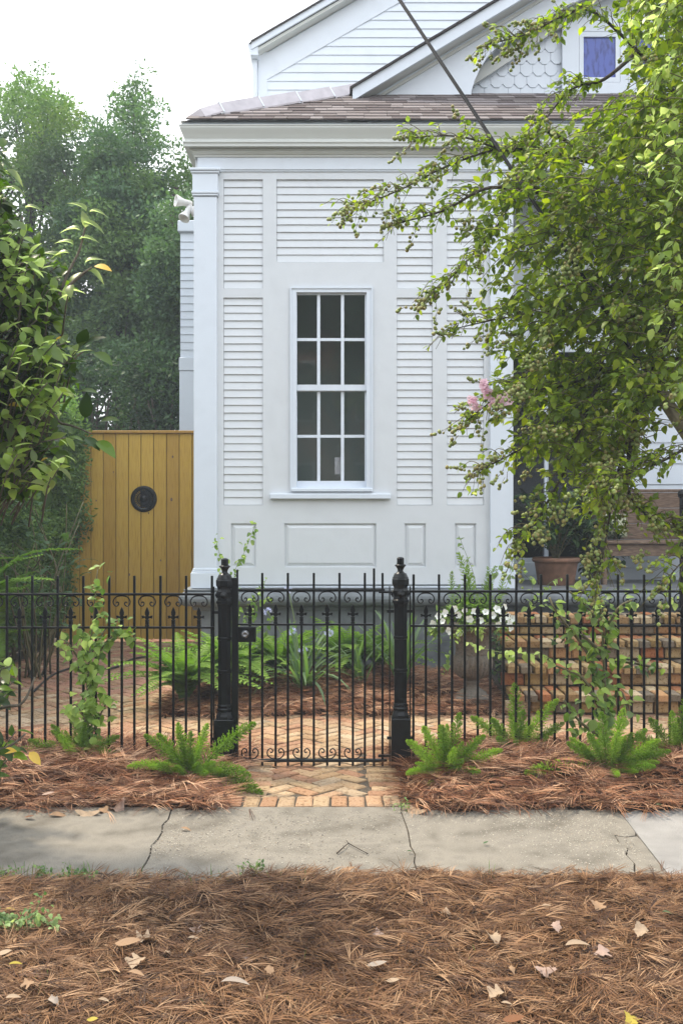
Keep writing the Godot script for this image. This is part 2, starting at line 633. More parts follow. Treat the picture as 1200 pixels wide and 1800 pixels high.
func build_aggregate(pave: Node3D) -> void:
	# the worn surface shows its grit: small stones standing a millimetre or two out of the cement
	var st := begin(true)
	lathe(st, [Vector2(1.0, -0.2), Vector2(0.8, 0.25), Vector2(0.0, 0.5)], 6)
	var stone := done(st)
	var xfs := []
	var cols := PackedColorArray()
	for i in 26000:
		var x := rf(-2.1, 1.46)
		var d := rf(4.3, 5.56)
		var worn := hills.get_noise_2d(x * 45.0 + 900.0, d * 70.0)
		if worn < rf(-0.5, 0.35):
			continue
		if i % 3 and absf(worn) < 0.02:
			continue
		var r := 0.0016 + 0.0022 * pow(rf(0, 1), 3.0)
		xfs.append(Transform3D(turn_y(rf(0, TAU)) * Basis.from_scale(Vector3(r * rf(0.8, 1.5), r * 0.6, r)), Vector3(x, 0.0005, -d)))
		cols.append(pick([Color(0.40, 0.36, 0.29), Color(0.36, 0.33, 0.28), Color(0.33, 0.30, 0.25), Color(0.15, 0.13, 0.11), Color(0.27, 0.21, 0.15), Color(0.09, 0.08, 0.07)]))
	many("grit", stone, M.grit, pave, xfs, cols)

func ragged(j: Array, gap: float, s: int) -> PackedVector2Array:    # a joint from the near edge (x, -4.3) to the far one
	var p := PackedVector2Array()
	var rough := 0.0 if s >= 5 else 0.020
	for k in 13:
		var t := k / 12.0
		var wob := hills.get_noise_2d(s * 91.0 + 13.0, t * 420.0) * rough
		p.append(Vector2(lerpf(j[1], j[0], t) + wob + gap, lerpf(-4.25, -5.575, t)))
	return p

func slab(poly: PackedVector2Array, y: float) -> ArrayMesh:
	var st := begin()
	# the polygon lies in x, z: turn the prism so that its front looks up
	var p := PackedVector2Array()
	for v in poly:
		p.append(Vector2(v.x, -v.y))
	prism(st, p, 0.0, -0.010, Basis(Vector3(1, 0, 0), Vector3(0, 0, -1), Vector3(0, 1, 0)), Vector3(0, y, 0))
	return done(st)

# ---------------------------------------------------------------- bricks
const BRICKS := [Color(0.339, 0.205, 0.123), Color(0.355, 0.239, 0.142), Color(0.375, 0.271, 0.167), Color(0.326, 0.188, 0.119), Color(0.395, 0.289, 0.188), Color(0.367, 0.228, 0.144), Color(0.350, 0.250, 0.157), Color(0.379, 0.250, 0.160), Color(0.411, 0.317, 0.221)]

func brick_mesh(l: float, h: float, w: float, c: Color, wear := 0.007) -> ArrayMesh:     # an old hand-made brick, its top at y = 0
	var st := begin()
	var lo := []
	var hi := []
	var tp := []
	for k in [[-1, -1], [1, -1], [1, 1], [-1, 1]]:
		var x: float = k[0] * (l * 0.5 + rf(-wear, wear * 0.3))
		var z: float = k[1] * (w * 0.5 + rf(-wear, wear * 0.3))
		var b := wear * rf(0.6, 1.5)
		lo.append(Vector3(x, -h, z))
		hi.append(Vector3(x, -b, z))
		tp.append(Vector3(x - k[0] * b * 1.2, rf(-0.003, 0.001), z - k[1] * b * 1.2))
	for i in 4:
		var j := (i + 1) % 4
		var o: Vector3 = (lo[i] + lo[j]) * 0.5
		o.y = 0.0
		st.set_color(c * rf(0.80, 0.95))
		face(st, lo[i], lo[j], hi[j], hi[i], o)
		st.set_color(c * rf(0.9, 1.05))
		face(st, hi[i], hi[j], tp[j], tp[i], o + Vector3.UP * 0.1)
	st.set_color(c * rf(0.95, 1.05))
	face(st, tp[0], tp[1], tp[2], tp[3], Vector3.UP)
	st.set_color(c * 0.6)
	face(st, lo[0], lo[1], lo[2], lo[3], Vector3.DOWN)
	return done(st)

func build_brickwork() -> void:
	var kinds := []
	for i in 27:
		var c: Color = BRICKS[i % BRICKS.size()]
		c = c * rf(0.86, 1.12)
		kinds.append(brick_mesh(0.197, 0.03, 0.094, c))
	var plain_kind := brick_mesh(0.197, 0.03, 0.094, Color(1, 1, 1))
	var spots := []
	# border of the gate path: a row of brick ends along the pavement, stretchers at the sides
	for i in 10:
		spots.append(Transform3D(Basis(Vector3.UP, PI / 2 + rf(-0.03, 0.03)), Vector3(-0.615 + i * 0.1005, rf(-0.004, 0.003), -5.70 + rf(-0.006, 0.006))))
	for i in 12:
		spots.append(Transform3D(Basis(Vector3.UP, rf(-0.04, 0.04)), Vector3(-0.535 + rf(-0.02, 0.02), rf(-0.004, 0.003), -5.86 - i * 0.103)))
		spots.append(Transform3D(Basis(Vector3.UP, rf(-0.04, 0.04)), Vector3(0.26 + rf(-0.02, 0.02), rf(-0.004, 0.003), -5.86 - i * 0.103)))
	var path := PackedVector2Array([Vector2(-0.43, -5.80), Vector2(0.155, -5.80), Vector2(0.155, -7.1), Vector2(-0.43, -7.1)])
	var yard := PackedVector2Array([Vector2(-3.6, -6.85), Vector2(4.0, -6.85), Vector2(4.0, -8.6), Vector2(1.55, -8.6), Vector2(1.55, -8.2), Vector2(-1.15, -8.2), Vector2(-1.45, -9.6), Vector2(-1.45, -14.0), Vector2(-3.6, -14.0)])
	for i in range(-140, 140):
		for j in range(-140, 140):
			var m := posmod(i - j, 4)
			var p := Vector2()
			var a := PI / 4
			if m == 0:
				p = Vector2(i + 1.0, j + 0.5)
			elif m == 3:
				p = Vector2(i + 0.5, j + 1.0)
				a += PI / 2
			else:
				continue
			p = (p * 0.1005).rotated(PI / 4) + Vector2(0.02, -8.0)
			var in_path := Geometry2D.is_point_in_polygon(p, path)
			if not in_path and not Geometry2D.is_point_in_polygon(p, yard):
				continue
			spots.append(Transform3D(Basis(Vector3.UP, -a + rf(-0.025, 0.025)) * Basis(Vector3(1, 0, 0), rf(-0.03, 0.03)), Vector3(p.x + rf(-0.003, 0.003), rf(-0.006, 0.003) + (0.0 if in_path else 0.0), p.y + rf(-0.003, 0.003))))
	var order := []
	for i in spots.size():
		var o: Vector3 = spots[i].origin
		order.append([-o.z + (0.0 if absf(o.x) < -o.z * 0.36 else 50.0), i])
	order.sort_custom(func(a, b): return a[0] < b[0])
	var pav := Node3D.new()
	pav.name = "brick_paving"
	pav.set_meta("kind", "structure")
	add_child(pav)
	var rest := []
	var rc := PackedColorArray()
	for k in order.size():
		var xf: Transform3D = spots[order[k][1]]
		if k < 300:
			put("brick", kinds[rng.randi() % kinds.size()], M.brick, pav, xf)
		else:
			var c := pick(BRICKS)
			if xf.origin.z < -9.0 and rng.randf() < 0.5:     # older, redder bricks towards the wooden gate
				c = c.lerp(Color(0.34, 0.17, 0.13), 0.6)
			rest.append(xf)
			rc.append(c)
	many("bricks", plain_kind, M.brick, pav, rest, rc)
	build_steps()

func build_steps() -> void:
	var t := thing("brick_steps", "wide flight of four old red and tan brick steps up to the porch", "steps", Vector3(2.3, 0, -8.06))
	var kinds := []
	for i in 24:
		var c: Color = [Color(0.40, 0.165, 0.075), Color(0.43, 0.29, 0.14), Color(0.45, 0.33, 0.17), Color(0.36, 0.23, 0.11), Color(0.47, 0.27, 0.13), Color(0.25, 0.205, 0.15), Color(0.50, 0.40, 0.26), Color(0.38, 0.25, 0.10)][i % 8] * rf(0.7, 1.1)
		kinds.append(brick_mesh(0.197, 0.060, 0.098, c, 0.009))
	var rise := 0.176
	var core := begin()
	for s in 4:
		var x0: float = [1.38, 1.40, 1.42, 1.45][s] - 2.3
		var z: float = -0.32 * s
		var y := rise * (s + 1)
		box2(core, x0 + 0.02, 1.6, rise * s, y - 0.062 - 0.004, z - 0.115, -1.78)
		var x := x0
		while x < 1.55:                                   # treads: bricks on edge with the ends to the front
			var w := rf(0.096, 0.108)
			for row in 2:
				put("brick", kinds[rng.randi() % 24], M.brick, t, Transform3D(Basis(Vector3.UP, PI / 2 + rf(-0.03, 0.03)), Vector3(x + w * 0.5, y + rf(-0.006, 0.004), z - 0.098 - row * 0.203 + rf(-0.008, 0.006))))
			x += w + 0.005
		x = x0 + 0.03 - rf(0.0, 0.08)
		while x < 1.55:                                   # riser course, set back under the tread
			var l := rf(0.18, 0.21)
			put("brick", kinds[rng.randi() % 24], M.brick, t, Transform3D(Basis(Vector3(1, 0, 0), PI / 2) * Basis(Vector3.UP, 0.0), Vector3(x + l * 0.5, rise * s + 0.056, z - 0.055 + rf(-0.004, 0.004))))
			x += l + 0.008
	put("mortar", done(core), M.sand, t)

# ---------------------------------------------------------------- the white wing
const WALL := 10.06      # distance of its front
func hx(px: float) -> float:
	return (px - 600.0) * WALL / F
func hy(py: float) -> float:
	return EYE + (900.0 - py) * WALL / F

func holed(x0: float, x1: float, y0: float, y1: float, holes: Array, z: float, deep: float) -> ArrayMesh:
	# a board front with rectangular openings, each with its reveals
	var xs := [x0, x1]
	var ys := [y0, y1]
	for h in holes:
		xs.append_array([h[0], h[1]])
		ys.append_array([h[2], h[3]])
	xs.sort()
	ys.sort()
	var st := begin()
	for i in xs.size() - 1:
		for j in ys.size() - 1:
			if xs[i + 1] - xs[i] < 1e-5 or ys[j + 1] - ys[j] < 1e-5:
				continue
			var c := Vector2((xs[i] + xs[i + 1]) * 0.5, (ys[j] + ys[j + 1]) * 0.5)
			if holes.any(func(h): return c.x > h[0] and c.x < h[1] and c.y > h[2] and c.y < h[3]):
				continue
			quad(st, Vector3(xs[i], ys[j], z), Vector3(xs[i + 1], ys[j], z), Vector3(xs[i + 1], ys[j + 1], z), Vector3(xs[i], ys[j + 1], z))
	for h in holes:
		var p := [Vector3(h[0], h[2], z), Vector3(h[1], h[2], z), Vector3(h[1], h[3], z), Vector3(h[0], h[3], z)]
		var c := Vector3((h[0] + h[1]) * 0.5, (h[2] + h[3]) * 0.5, z)
		for k in 4:
			var a: Vector3 = p[k]
			var b: Vector3 = p[(k + 1) % 4]
			face(st, a, b, b + Vector3(0, 0, -deep), a + Vector3(0, 0, -deep), c - (a + b) * 0.5)
	var o := [Vector3(x0, y0, z), Vector3(x1, y0, z), Vector3(x1, y1, z), Vector3(x0, y1, z)]
	for k in 4:
		var a: Vector3 = o[k]
		var b: Vector3 = o[(k + 1) % 4]
		face(st, a, b, b + Vector3(0, 0, -deep), a + Vector3(0, 0, -deep), (a + b) * 0.5 - Vector3((x0 + x1) * 0.5, (y0 + y1) * 0.5, z))
	return done(st)

func moulding(prof: Array, path: Array) -> ArrayMesh:
	# prof: Vector2(outwards, height); path: [x, z, outward x, outward z] with mitred corners
	var st := begin()
	for i in path.size() - 1:
		for k in prof.size() - 1:
			var p := []
			for e in [[i, k], [i + 1, k], [i + 1, k + 1], [i, k + 1]]:
				var n: Array = path[e[0]]
				var q: Vector2 = prof[e[1]]
				p.append(Vector3(n[0] + n[2] * q.x, q.y, n[1] + n[3] * q.x))
			quad(st, p[0], p[1], p[2], p[3])
	return done(st)

var house: Node3D

func build_house() -> void:
	house = thing("white_house", "white painted house front with louvred panels, tall sash window and brown shingle roof", "house", Vector3(0, 0, 0))
	var zf := -WALL
	var x0 := hx(342)
	var x1 := hx(900)
	var base := 0.88
	var top := 5.115
	# openings of the panelled front
	var holes := []
	var cols := [[393, 462], [697, 760], [785, 850]]
	var louvres := []
	for c in cols:
		louvres.append([hx(c[0]), hx(c[1]), hy(507), hy(315), 14])
		louvres.append([hx(c[0]), hx(c[1]), hy(888), hy(523), 27])
	louvres.append([hx(486), hx(674), hy(461), hy(315), 11])
	for l in louvres:
		holes.append(l)
	var raised := []
	for c in [[406, 450], [500, 661], [711, 748], [799, 836]]:
		raised.append([hx(c[0]), hx(c[1]), hy(997), hy(920)])
	for r in raised:
		holes.append(r)
	var win := [hx(511), hx(654), hy(864), hy(506)]
	holes.append(win)
	put("wall", holed(x0, x1, base + 0.04, top, holes, zf, 0.045), M.wall, house)
	var st := begin()      # the body behind the boards, open at the window
	box2(st, x0, win[0] - 0.002, base, top + 0.35, zf - 0.045, zf - 0.20)
	box2(st, win[1] + 0.002, x1, base, top + 0.35, zf - 0.045, zf - 0.20)
	box2(st, win[0] - 0.002, win[1] + 0.002, base, win[2], zf - 0.046, zf - 0.20)
	box2(st, win[0] - 0.002, win[1] + 0.002, win[3], top + 0.35, zf - 0.046, zf - 0.20)
	box2(st, x0, x0 + 0.15, base, top + 0.35, zf - 0.201, zf - 4.4)
	box2(st, x1 - 0.12, x1, base, top + 0.35, zf - 0.201, zf - 1.25)
	put("backing", done(st), M.wall, house)
	# a dim room behind the window
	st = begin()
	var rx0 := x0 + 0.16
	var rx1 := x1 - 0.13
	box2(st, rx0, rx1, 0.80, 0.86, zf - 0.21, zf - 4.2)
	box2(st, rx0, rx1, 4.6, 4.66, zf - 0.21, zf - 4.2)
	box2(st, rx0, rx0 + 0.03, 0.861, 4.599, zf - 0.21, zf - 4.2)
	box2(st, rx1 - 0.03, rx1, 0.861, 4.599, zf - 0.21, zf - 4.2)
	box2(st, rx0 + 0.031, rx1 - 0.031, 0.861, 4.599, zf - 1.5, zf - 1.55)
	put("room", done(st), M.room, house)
	# louvred panels: every slat laps over the next
	var by_width := {}
	for l in louvres:
		var w: float = l[1] - l[0] - 0.004
		var pitch: float = (l[3] - l[2]) / l[4]
		var backing := put("louvre_panel", boxed(l[0] - 0.004, l[1] + 0.004, l[2] - 0.004, l[3] + 0.004, zf - 0.0385, zf - 0.044), M.wall, house)
		var key := "%.3f %.4f" % [w, pitch]
		if not by_width.has(key):
			var s := begin()
			var p := PackedVector2Array([Vector2(0, 0), Vector2(0.027, 0.001), Vector2(0.028, 0.003), Vector2(0.015, pitch + 0.004), Vector2(0, pitch + 0.004)])
			prism(s, p, w * 0.5, -w * 0.5, Basis(Vector3(0, 0, 1), Vector3(0, 1, 0), Vector3(-1, 0, 0)))
			by_width[key] = done(s)
		for k in int(l[4]):
			put("slat", by_width[key], M.wall, backing, Transform3D(Basis(Vector3(0, 0, 1), rf(-0.0012, 0.0012)), Vector3((l[0] + l[1]) * 0.5, l[2] + k * pitch + 0.002, zf - 0.038 + rf(-0.0012, 0.0012))))
	# raised panels at the foot
	for r in raised:
		var s := begin()
		var o := [Vector3(r[0], r[2], zf - 0.022), Vector3(r[1], r[2], zf - 0.022), Vector3(r[1], r[3], zf - 0.022), Vector3(r[0], r[3], zf - 0.022)]
		var i1 := []
		var i2 := []
		for k in 4:
			var sx: float = [1, -1, -1, 1][k]
			var sy: float = [1, 1, -1, -1][k]
			i1.append(o[k] + Vector3(sx * 0.012, sy * 0.012, 0))
			i2.append(o[k] + Vector3(sx * 0.045, sy * 0.045, 0.016))
		for k in 4:
			var j := (k + 1) % 4
			quad(s, o[k], o[j], i1[j], i1[k])
			quad(s, i1[k], i1[j], i2[j], i2[k])
		quad(s, i2[0], i2[1], i2[2], i2[3])
		put("raised_panel", done(s), M.wall, house)
	# plinth board, frieze and thin trim
	put("base_board", boxed(x0 + 0.02, x1 - 0.02, base + 0.005, hy(1031), zf + 0.02, zf - 0.03, 0.004), M.trim, house)
	put("frieze", boxed(hx(348), 4.6, hy(299), 5.30, zf + 0.022, zf - 0.1), M.trim, house)
	put("frieze_trim", boxed(hx(386), hx(900), hy(302), hy(299) - 0.001, zf + 0.012, zf + 0.001), M.trim, house)
	# pilasters
	for p in [[342.0, 382.0], [860.0, 900.0]]:
		var a := hx(p[0])
		var b := hx(p[1])
		var s := begin()
		box2(s, a, b, hy(1000), hy(348), zf + 0.05, zf - 0.06, 0.004)
		var pil := put("pilaster", done(s), M.trim, house)
		s = begin()
		box2(s, a - 0.014, b + 0.014, hy(347), hy(343.5), zf + 0.064, zf - 0.06, 0.003)
		box2(s, a - 0.022, b + 0.022, hy(343.3), hy(339), zf + 0.072, zf - 0.06, 0.004)
		box2(s, a - 0.012, b + 0.012, hy(338.8), hy(308), zf + 0.062, zf - 0.06, 0.003)
		box2(s, a - 0.026, b + 0.026, hy(307.8), hy(304), zf + 0.076, zf - 0.06, 0.004)
		box2(s, a - 0.038, b + 0.038, hy(303.8), hy(299.5), zf + 0.088, zf - 0.06, 0.004)
		put("capital", done(s), M.trim, pil)
		s = begin()
		box2(s, a - 0.028, b + 0.028, base + 0.003, hy(1006), zf + 0.078, zf - 0.06, 0.004)
		box2(s, a - 0.018, b + 0.018, hy(1005.8), hy(1002.5), zf + 0.066, zf - 0.06, 0.003)
		box2(s, a - 0.010, b + 0.010, hy(1002.3), hy(999), zf + 0.058, zf - 0.06, 0.003)
		put("pilaster_base", done(s), M.trim, pil)
	build_window(win, zf)
	# cornice, mitred round the corner and back along the side
	var run := [[4.6, zf, 0.0, 1.0], [hx(348), zf, -1.0, 1.0], [hx(348), zf - 4.3, -1.0, 0.0]]
	run.reverse()
	put("bed_moulding", moulding([Vector2(0.023, 5.225), Vector2(0.034, 5.228), Vector2(0.034, 5.246), Vector2(0.044, 5.250), Vector2(0.058, 5.272), Vector2(0.058, 5.284), Vector2(0.07, 5.286), Vector2(0.07, 5.30)], run), M.cream, house)
	put("soffit", moulding([Vector2(0.0, 5.302), Vector2(0.115, 5.304)], run), M.cream, house)
	put("cornice", moulding([Vector2(0.112, 5.302), Vector2(0.122, 5.302), Vector2(0.122, 5.333), Vector2(0.132, 5.337), Vector2(0.132, 5.352), Vector2(0.118, 5.360), Vector2(0.118, 5.378), Vector2(0.124, 5.39), Vector2(0.136, 5.42), Vector2(0.152, 5.455), Vector2(0.160, 5.475), Vector2(0.160, 5.492), Vector2(0.165, 5.494), Vector2(0.165, 5.505), Vector2(0.12, 5.507)], run), M.cream, house)
	put("drip_edge", moulding([Vector2(0.10, 5.508), Vector2(0.135, 5.508), Vector2(0.135, 5.535), Vector2(0.02, 5.537)], run), M.trim, house)
	# foundation with its rounded water table
	var fpath := [[hx(355), zf - 4.3, -1.0, 0.0], [hx(355), zf, -1.0, 1.0], [4.8, zf, 0.0, 1.0]]
	put("foundation", boxed(hx(355), 4.8, -0.03, 0.705, zf + 0.05, zf - 1.2), M.stucco, house)
	var torus := []
	for k in 9:
		var a := -PI / 2 + PI * k / 8.0
		torus.append(Vector2(0.13 + 0.075 * cos(a), 0.785 + 0.075 * sin(a)))
	var prof := [Vector2(0.0, 0.66), Vector2(0.075, 0.665), Vector2(0.085, 0.70)]
	prof.append_array(torus)
	prof.append_array([Vector2(0.16, 0.866), Vector2(0.16, 0.878), Vector2(-0.05, 0.879)])
	var ms := moulding(prof, fpath)
	put("water_table", ms, M.stucco, house)
	build_roof()

func build_window(win: Array, zf: float) -> void:
	var w := put("window", holed(win[0], win[1], win[2], win[3], [[hx(521), hx(644), hy(857), hy(514)]], zf + 0.012, 0.09), M.trim, house)
	var s := begin()       # stepped casing round the opening
	var o := [hx(511) - 0.006, hx(654) + 0.006, hy(864), hy(506) + 0.006]
	box2(s, o[0], o[0] + 0.016, o[2], o[3], zf + 0.022, zf + 0.0125)
	box2(s, o[1] - 0.016, o[1], o[2], o[3], zf + 0.022, zf + 0.0125)
	box2(s, o[0] + 0.0162, o[1] - 0.0162, o[3] - 0.016, o[3], zf + 0.022, zf + 0.0125)
	put("casing", done(s), M.trim, w)
	put("sill", boxed(hx(475), hx(686), hy(877), hy(868), zf + 0.05, zf - 0.02, 0.005), M.trim, w)
	put("sill", boxed(hx(512), hx(654), hy(864), hy(858.5), zf + 0.035, zf - 0.07, 0.004), M.trim, w)
	# two sashes, the lower one further in
	for part in 2:
		var z := zf - 0.028 if part == 0 else zf - 0.062
		var y1 := hy(514) if part == 0 else hy(681)
		var y0 := hy(686) if part == 0 else hy(857)
		var xa := hx(521)
		var xb := hx(644)
		var gx := [hx(520.5), hx(557), hx(562.5), hx(599), hx(604.5), hx(641)]
		if part == 0:
			gx[0] = hx(521.5)
		var gy: Array
		if part == 0:
			gy = [hy(675.5), hy(598.5), hy(593.5), hy(517)]
		else:
			gy = [hy(845), hy(768.5), hy(763.5), hy(687)]
		gx[0] = maxf(gx[0], xa + 0.004)
		var panes := []
		for i in 3:
			for j in 2:
				panes.append([gx[i * 2], gx[i * 2 + 1], gy[j * 2], gy[j * 2 + 1]])
		var sash := put("sash", holed(xa, xb, y0, y1, panes, z, 0.032), M.trim, house)
		for p in panes:
			put("pane", boxed(p[0] - 0.003, p[1] + 0.003, p[2] - 0.003, p[3] + 0.003, z - 0.014, z - 0.017), M.glass, sash)
	# a sheet of paper stands behind the lower pane
	var paper := put("paper_notice", boxed(hx(588), hx(605), hy(833), hy(803), zf - 0.10, zf - 0.103), M.paper, self)
	tag(paper, "small white sheet of paper behind the lower middle window pane", "paper")

const EAVE_D := 9.885
const EAVE_Y := 5.545
const ROOF_T := 0.5985
func build_roof() -> void:
	var ridge_d := 11.3
	var rise := (ridge_d - EAVE_D) * ROOF_T
	var ex := hx(348) - 0.15
	var hip_top := Vector3(0.20, EAVE_Y + rise, -ridge_d)
	var corner := Vector3(ex, EAVE_Y, -EAVE_D)
	var st := begin()
	var under := Vector3(0, -0.012, 0)
	quad(st, corner + under, Vector3(4.8, EAVE_Y, -EAVE_D) + under, Vector3(4.8, EAVE_Y + rise, -ridge_d) + under, hip_top + under)
	tri(st, corner + under, hip_top + under, Vector3(ex, EAVE_Y, -14.3) + under)
	tri(st, hip_top + under, Vector3(0.2, EAVE_Y + rise, -14.3) + under, Vector3(ex, EAVE_Y, -14.3) + under)
	var deck := put("roof", done(st), M.shingle, house)
	# shingles in lapping courses
	var slope := atan(ROOF_T)
	var b := Basis(Vector3(1, 0, 0), slope - 0.055)
	var tones := [Color(0.222, 0.185, 0.177), Color(0.276, 0.238, 0.231), Color(0.168, 0.137, 0.131), Color(0.336, 0.293, 0.288)]
	var kinds := []
	for wd in 4:
		for c in tones:
			var s := begin()
			s.set_color(c)
			box(s, Vector3(0, 0.005, -0.085), Vector3(0.125 + wd * 0.05, 0.013, 0.20))
			kinds.append([0.125 + wd * 0.05, done(s)])
	var rows := 10
	var expo := (ridge_d - EAVE_D) / cos(slope) / rows
	for r in rows:
		var d := EAVE_D + r * expo * cos(slope)
		var y := EAVE_Y + r * expo * sin(slope)
		var hipx := lerpf(ex, 0.20, float(r) / rows) + 0.10
		var x := hipx - rf(0.0, 0.1)
		while x < 3.75:
			var k: Array = kinds[rng.randi() % kinds.size()]
			put("shingle", k[1], M.shingle, deck, Transform3D(b, Vector3(x + k[0] * 0.5, y + 0.004 + rf(0, 0.003), -d + rf(-0.004, 0.004))))
			x += k[0] + 0.004
	# broad metal caps along the hip
	var dir := (hip_top - corner).normalized()
	var length := corner.distance_to(hip_top)
	var side := Vector3(0.0, 0.857, 0.515).cross(dir)
	if side.z < 0.0:
		side = -side
	side = (side - dir * side.dot(dir)).normalized()
	var nrm := side.cross(dir).normalized()
	if nrm.y < 0.0:
		nrm = -nrm
	var cuts := [0.10, 0.20, 0.41, 0.62, 0.82, 1.02]
	for i in 5:
		var s := begin()
		var a: Vector3 = corner + dir * length * cuts[i] + nrm * 0.03
		var e: Vector3 = corner + dir * length * (cuts[i + 1] - 0.006) + nrm * (0.034 + 0.002 * i)
		var wa := 0.085
		var lift := Vector3(0, 0.055 if i == 0 else 0.085, 0)
		a += lift
		e += lift + Vector3(0, 0.006 + (0.02 if i == 0 else 0.0), 0)
		var back := Vector3(-0.12, -0.06, -0.04)
		var p := [a, a + side * wa - lift * 0.85 - nrm * 0.02, e + side * wa - lift * 0.85 - nrm * 0.02, e, a + back, e + back]
		face(s, p[0], p[1], p[2], p[3], nrm)
		face(s, p[0], p[3], p[5], p[4], Vector3(-0.5, 1, 0))
		face(s, p[1], p[2], p[2] - Vector3(0, 0.018, 0), p[1] - Vector3(0, 0.018, 0), side)
		face(s, p[1], p[0], p[4], p[4] - Vector3(0, 0.03, 0), -dir)
		put("hip_cap", done(s), M.flashing, deck)
		if i > 0:
			s = begin()
			var c0: Vector3 = corner + dir * length * (cuts[i] - 0.003) + nrm * 0.036 + lift
			tube(s, [c0 + back * 0.3, c0, c0 + side * (wa + 0.004) - lift * 0.85 - nrm * 0.018], 0.009, 0.009, 5)
			put("cap_seam", done(s), M.trim, deck)

# ---------------------------------------------------------------- porch on the right
func siding_board(parent: Node3D, x0: float, x1: float, y: float, h: float, z: float, m: Material, called := "siding_board") -> void:
	var s := begin()
	var p := PackedVector2Array([Vector2(0, 0), Vector2(0.020, 0), Vector2(0.021, 0.002), Vector2(0.007, h + 0.006), Vector2(0, h + 0.006)])
	prism(s, p, (x1 - x0) * 0.5, -(x1 - x0) * 0.5, Basis(Vector3(0, 0, 1), Vector3(0, 1, 0), Vector3(-1, 0, 0)), Vector3((x0 + x1) * 0.5, y, z))
	put(called, done(s), m, parent)

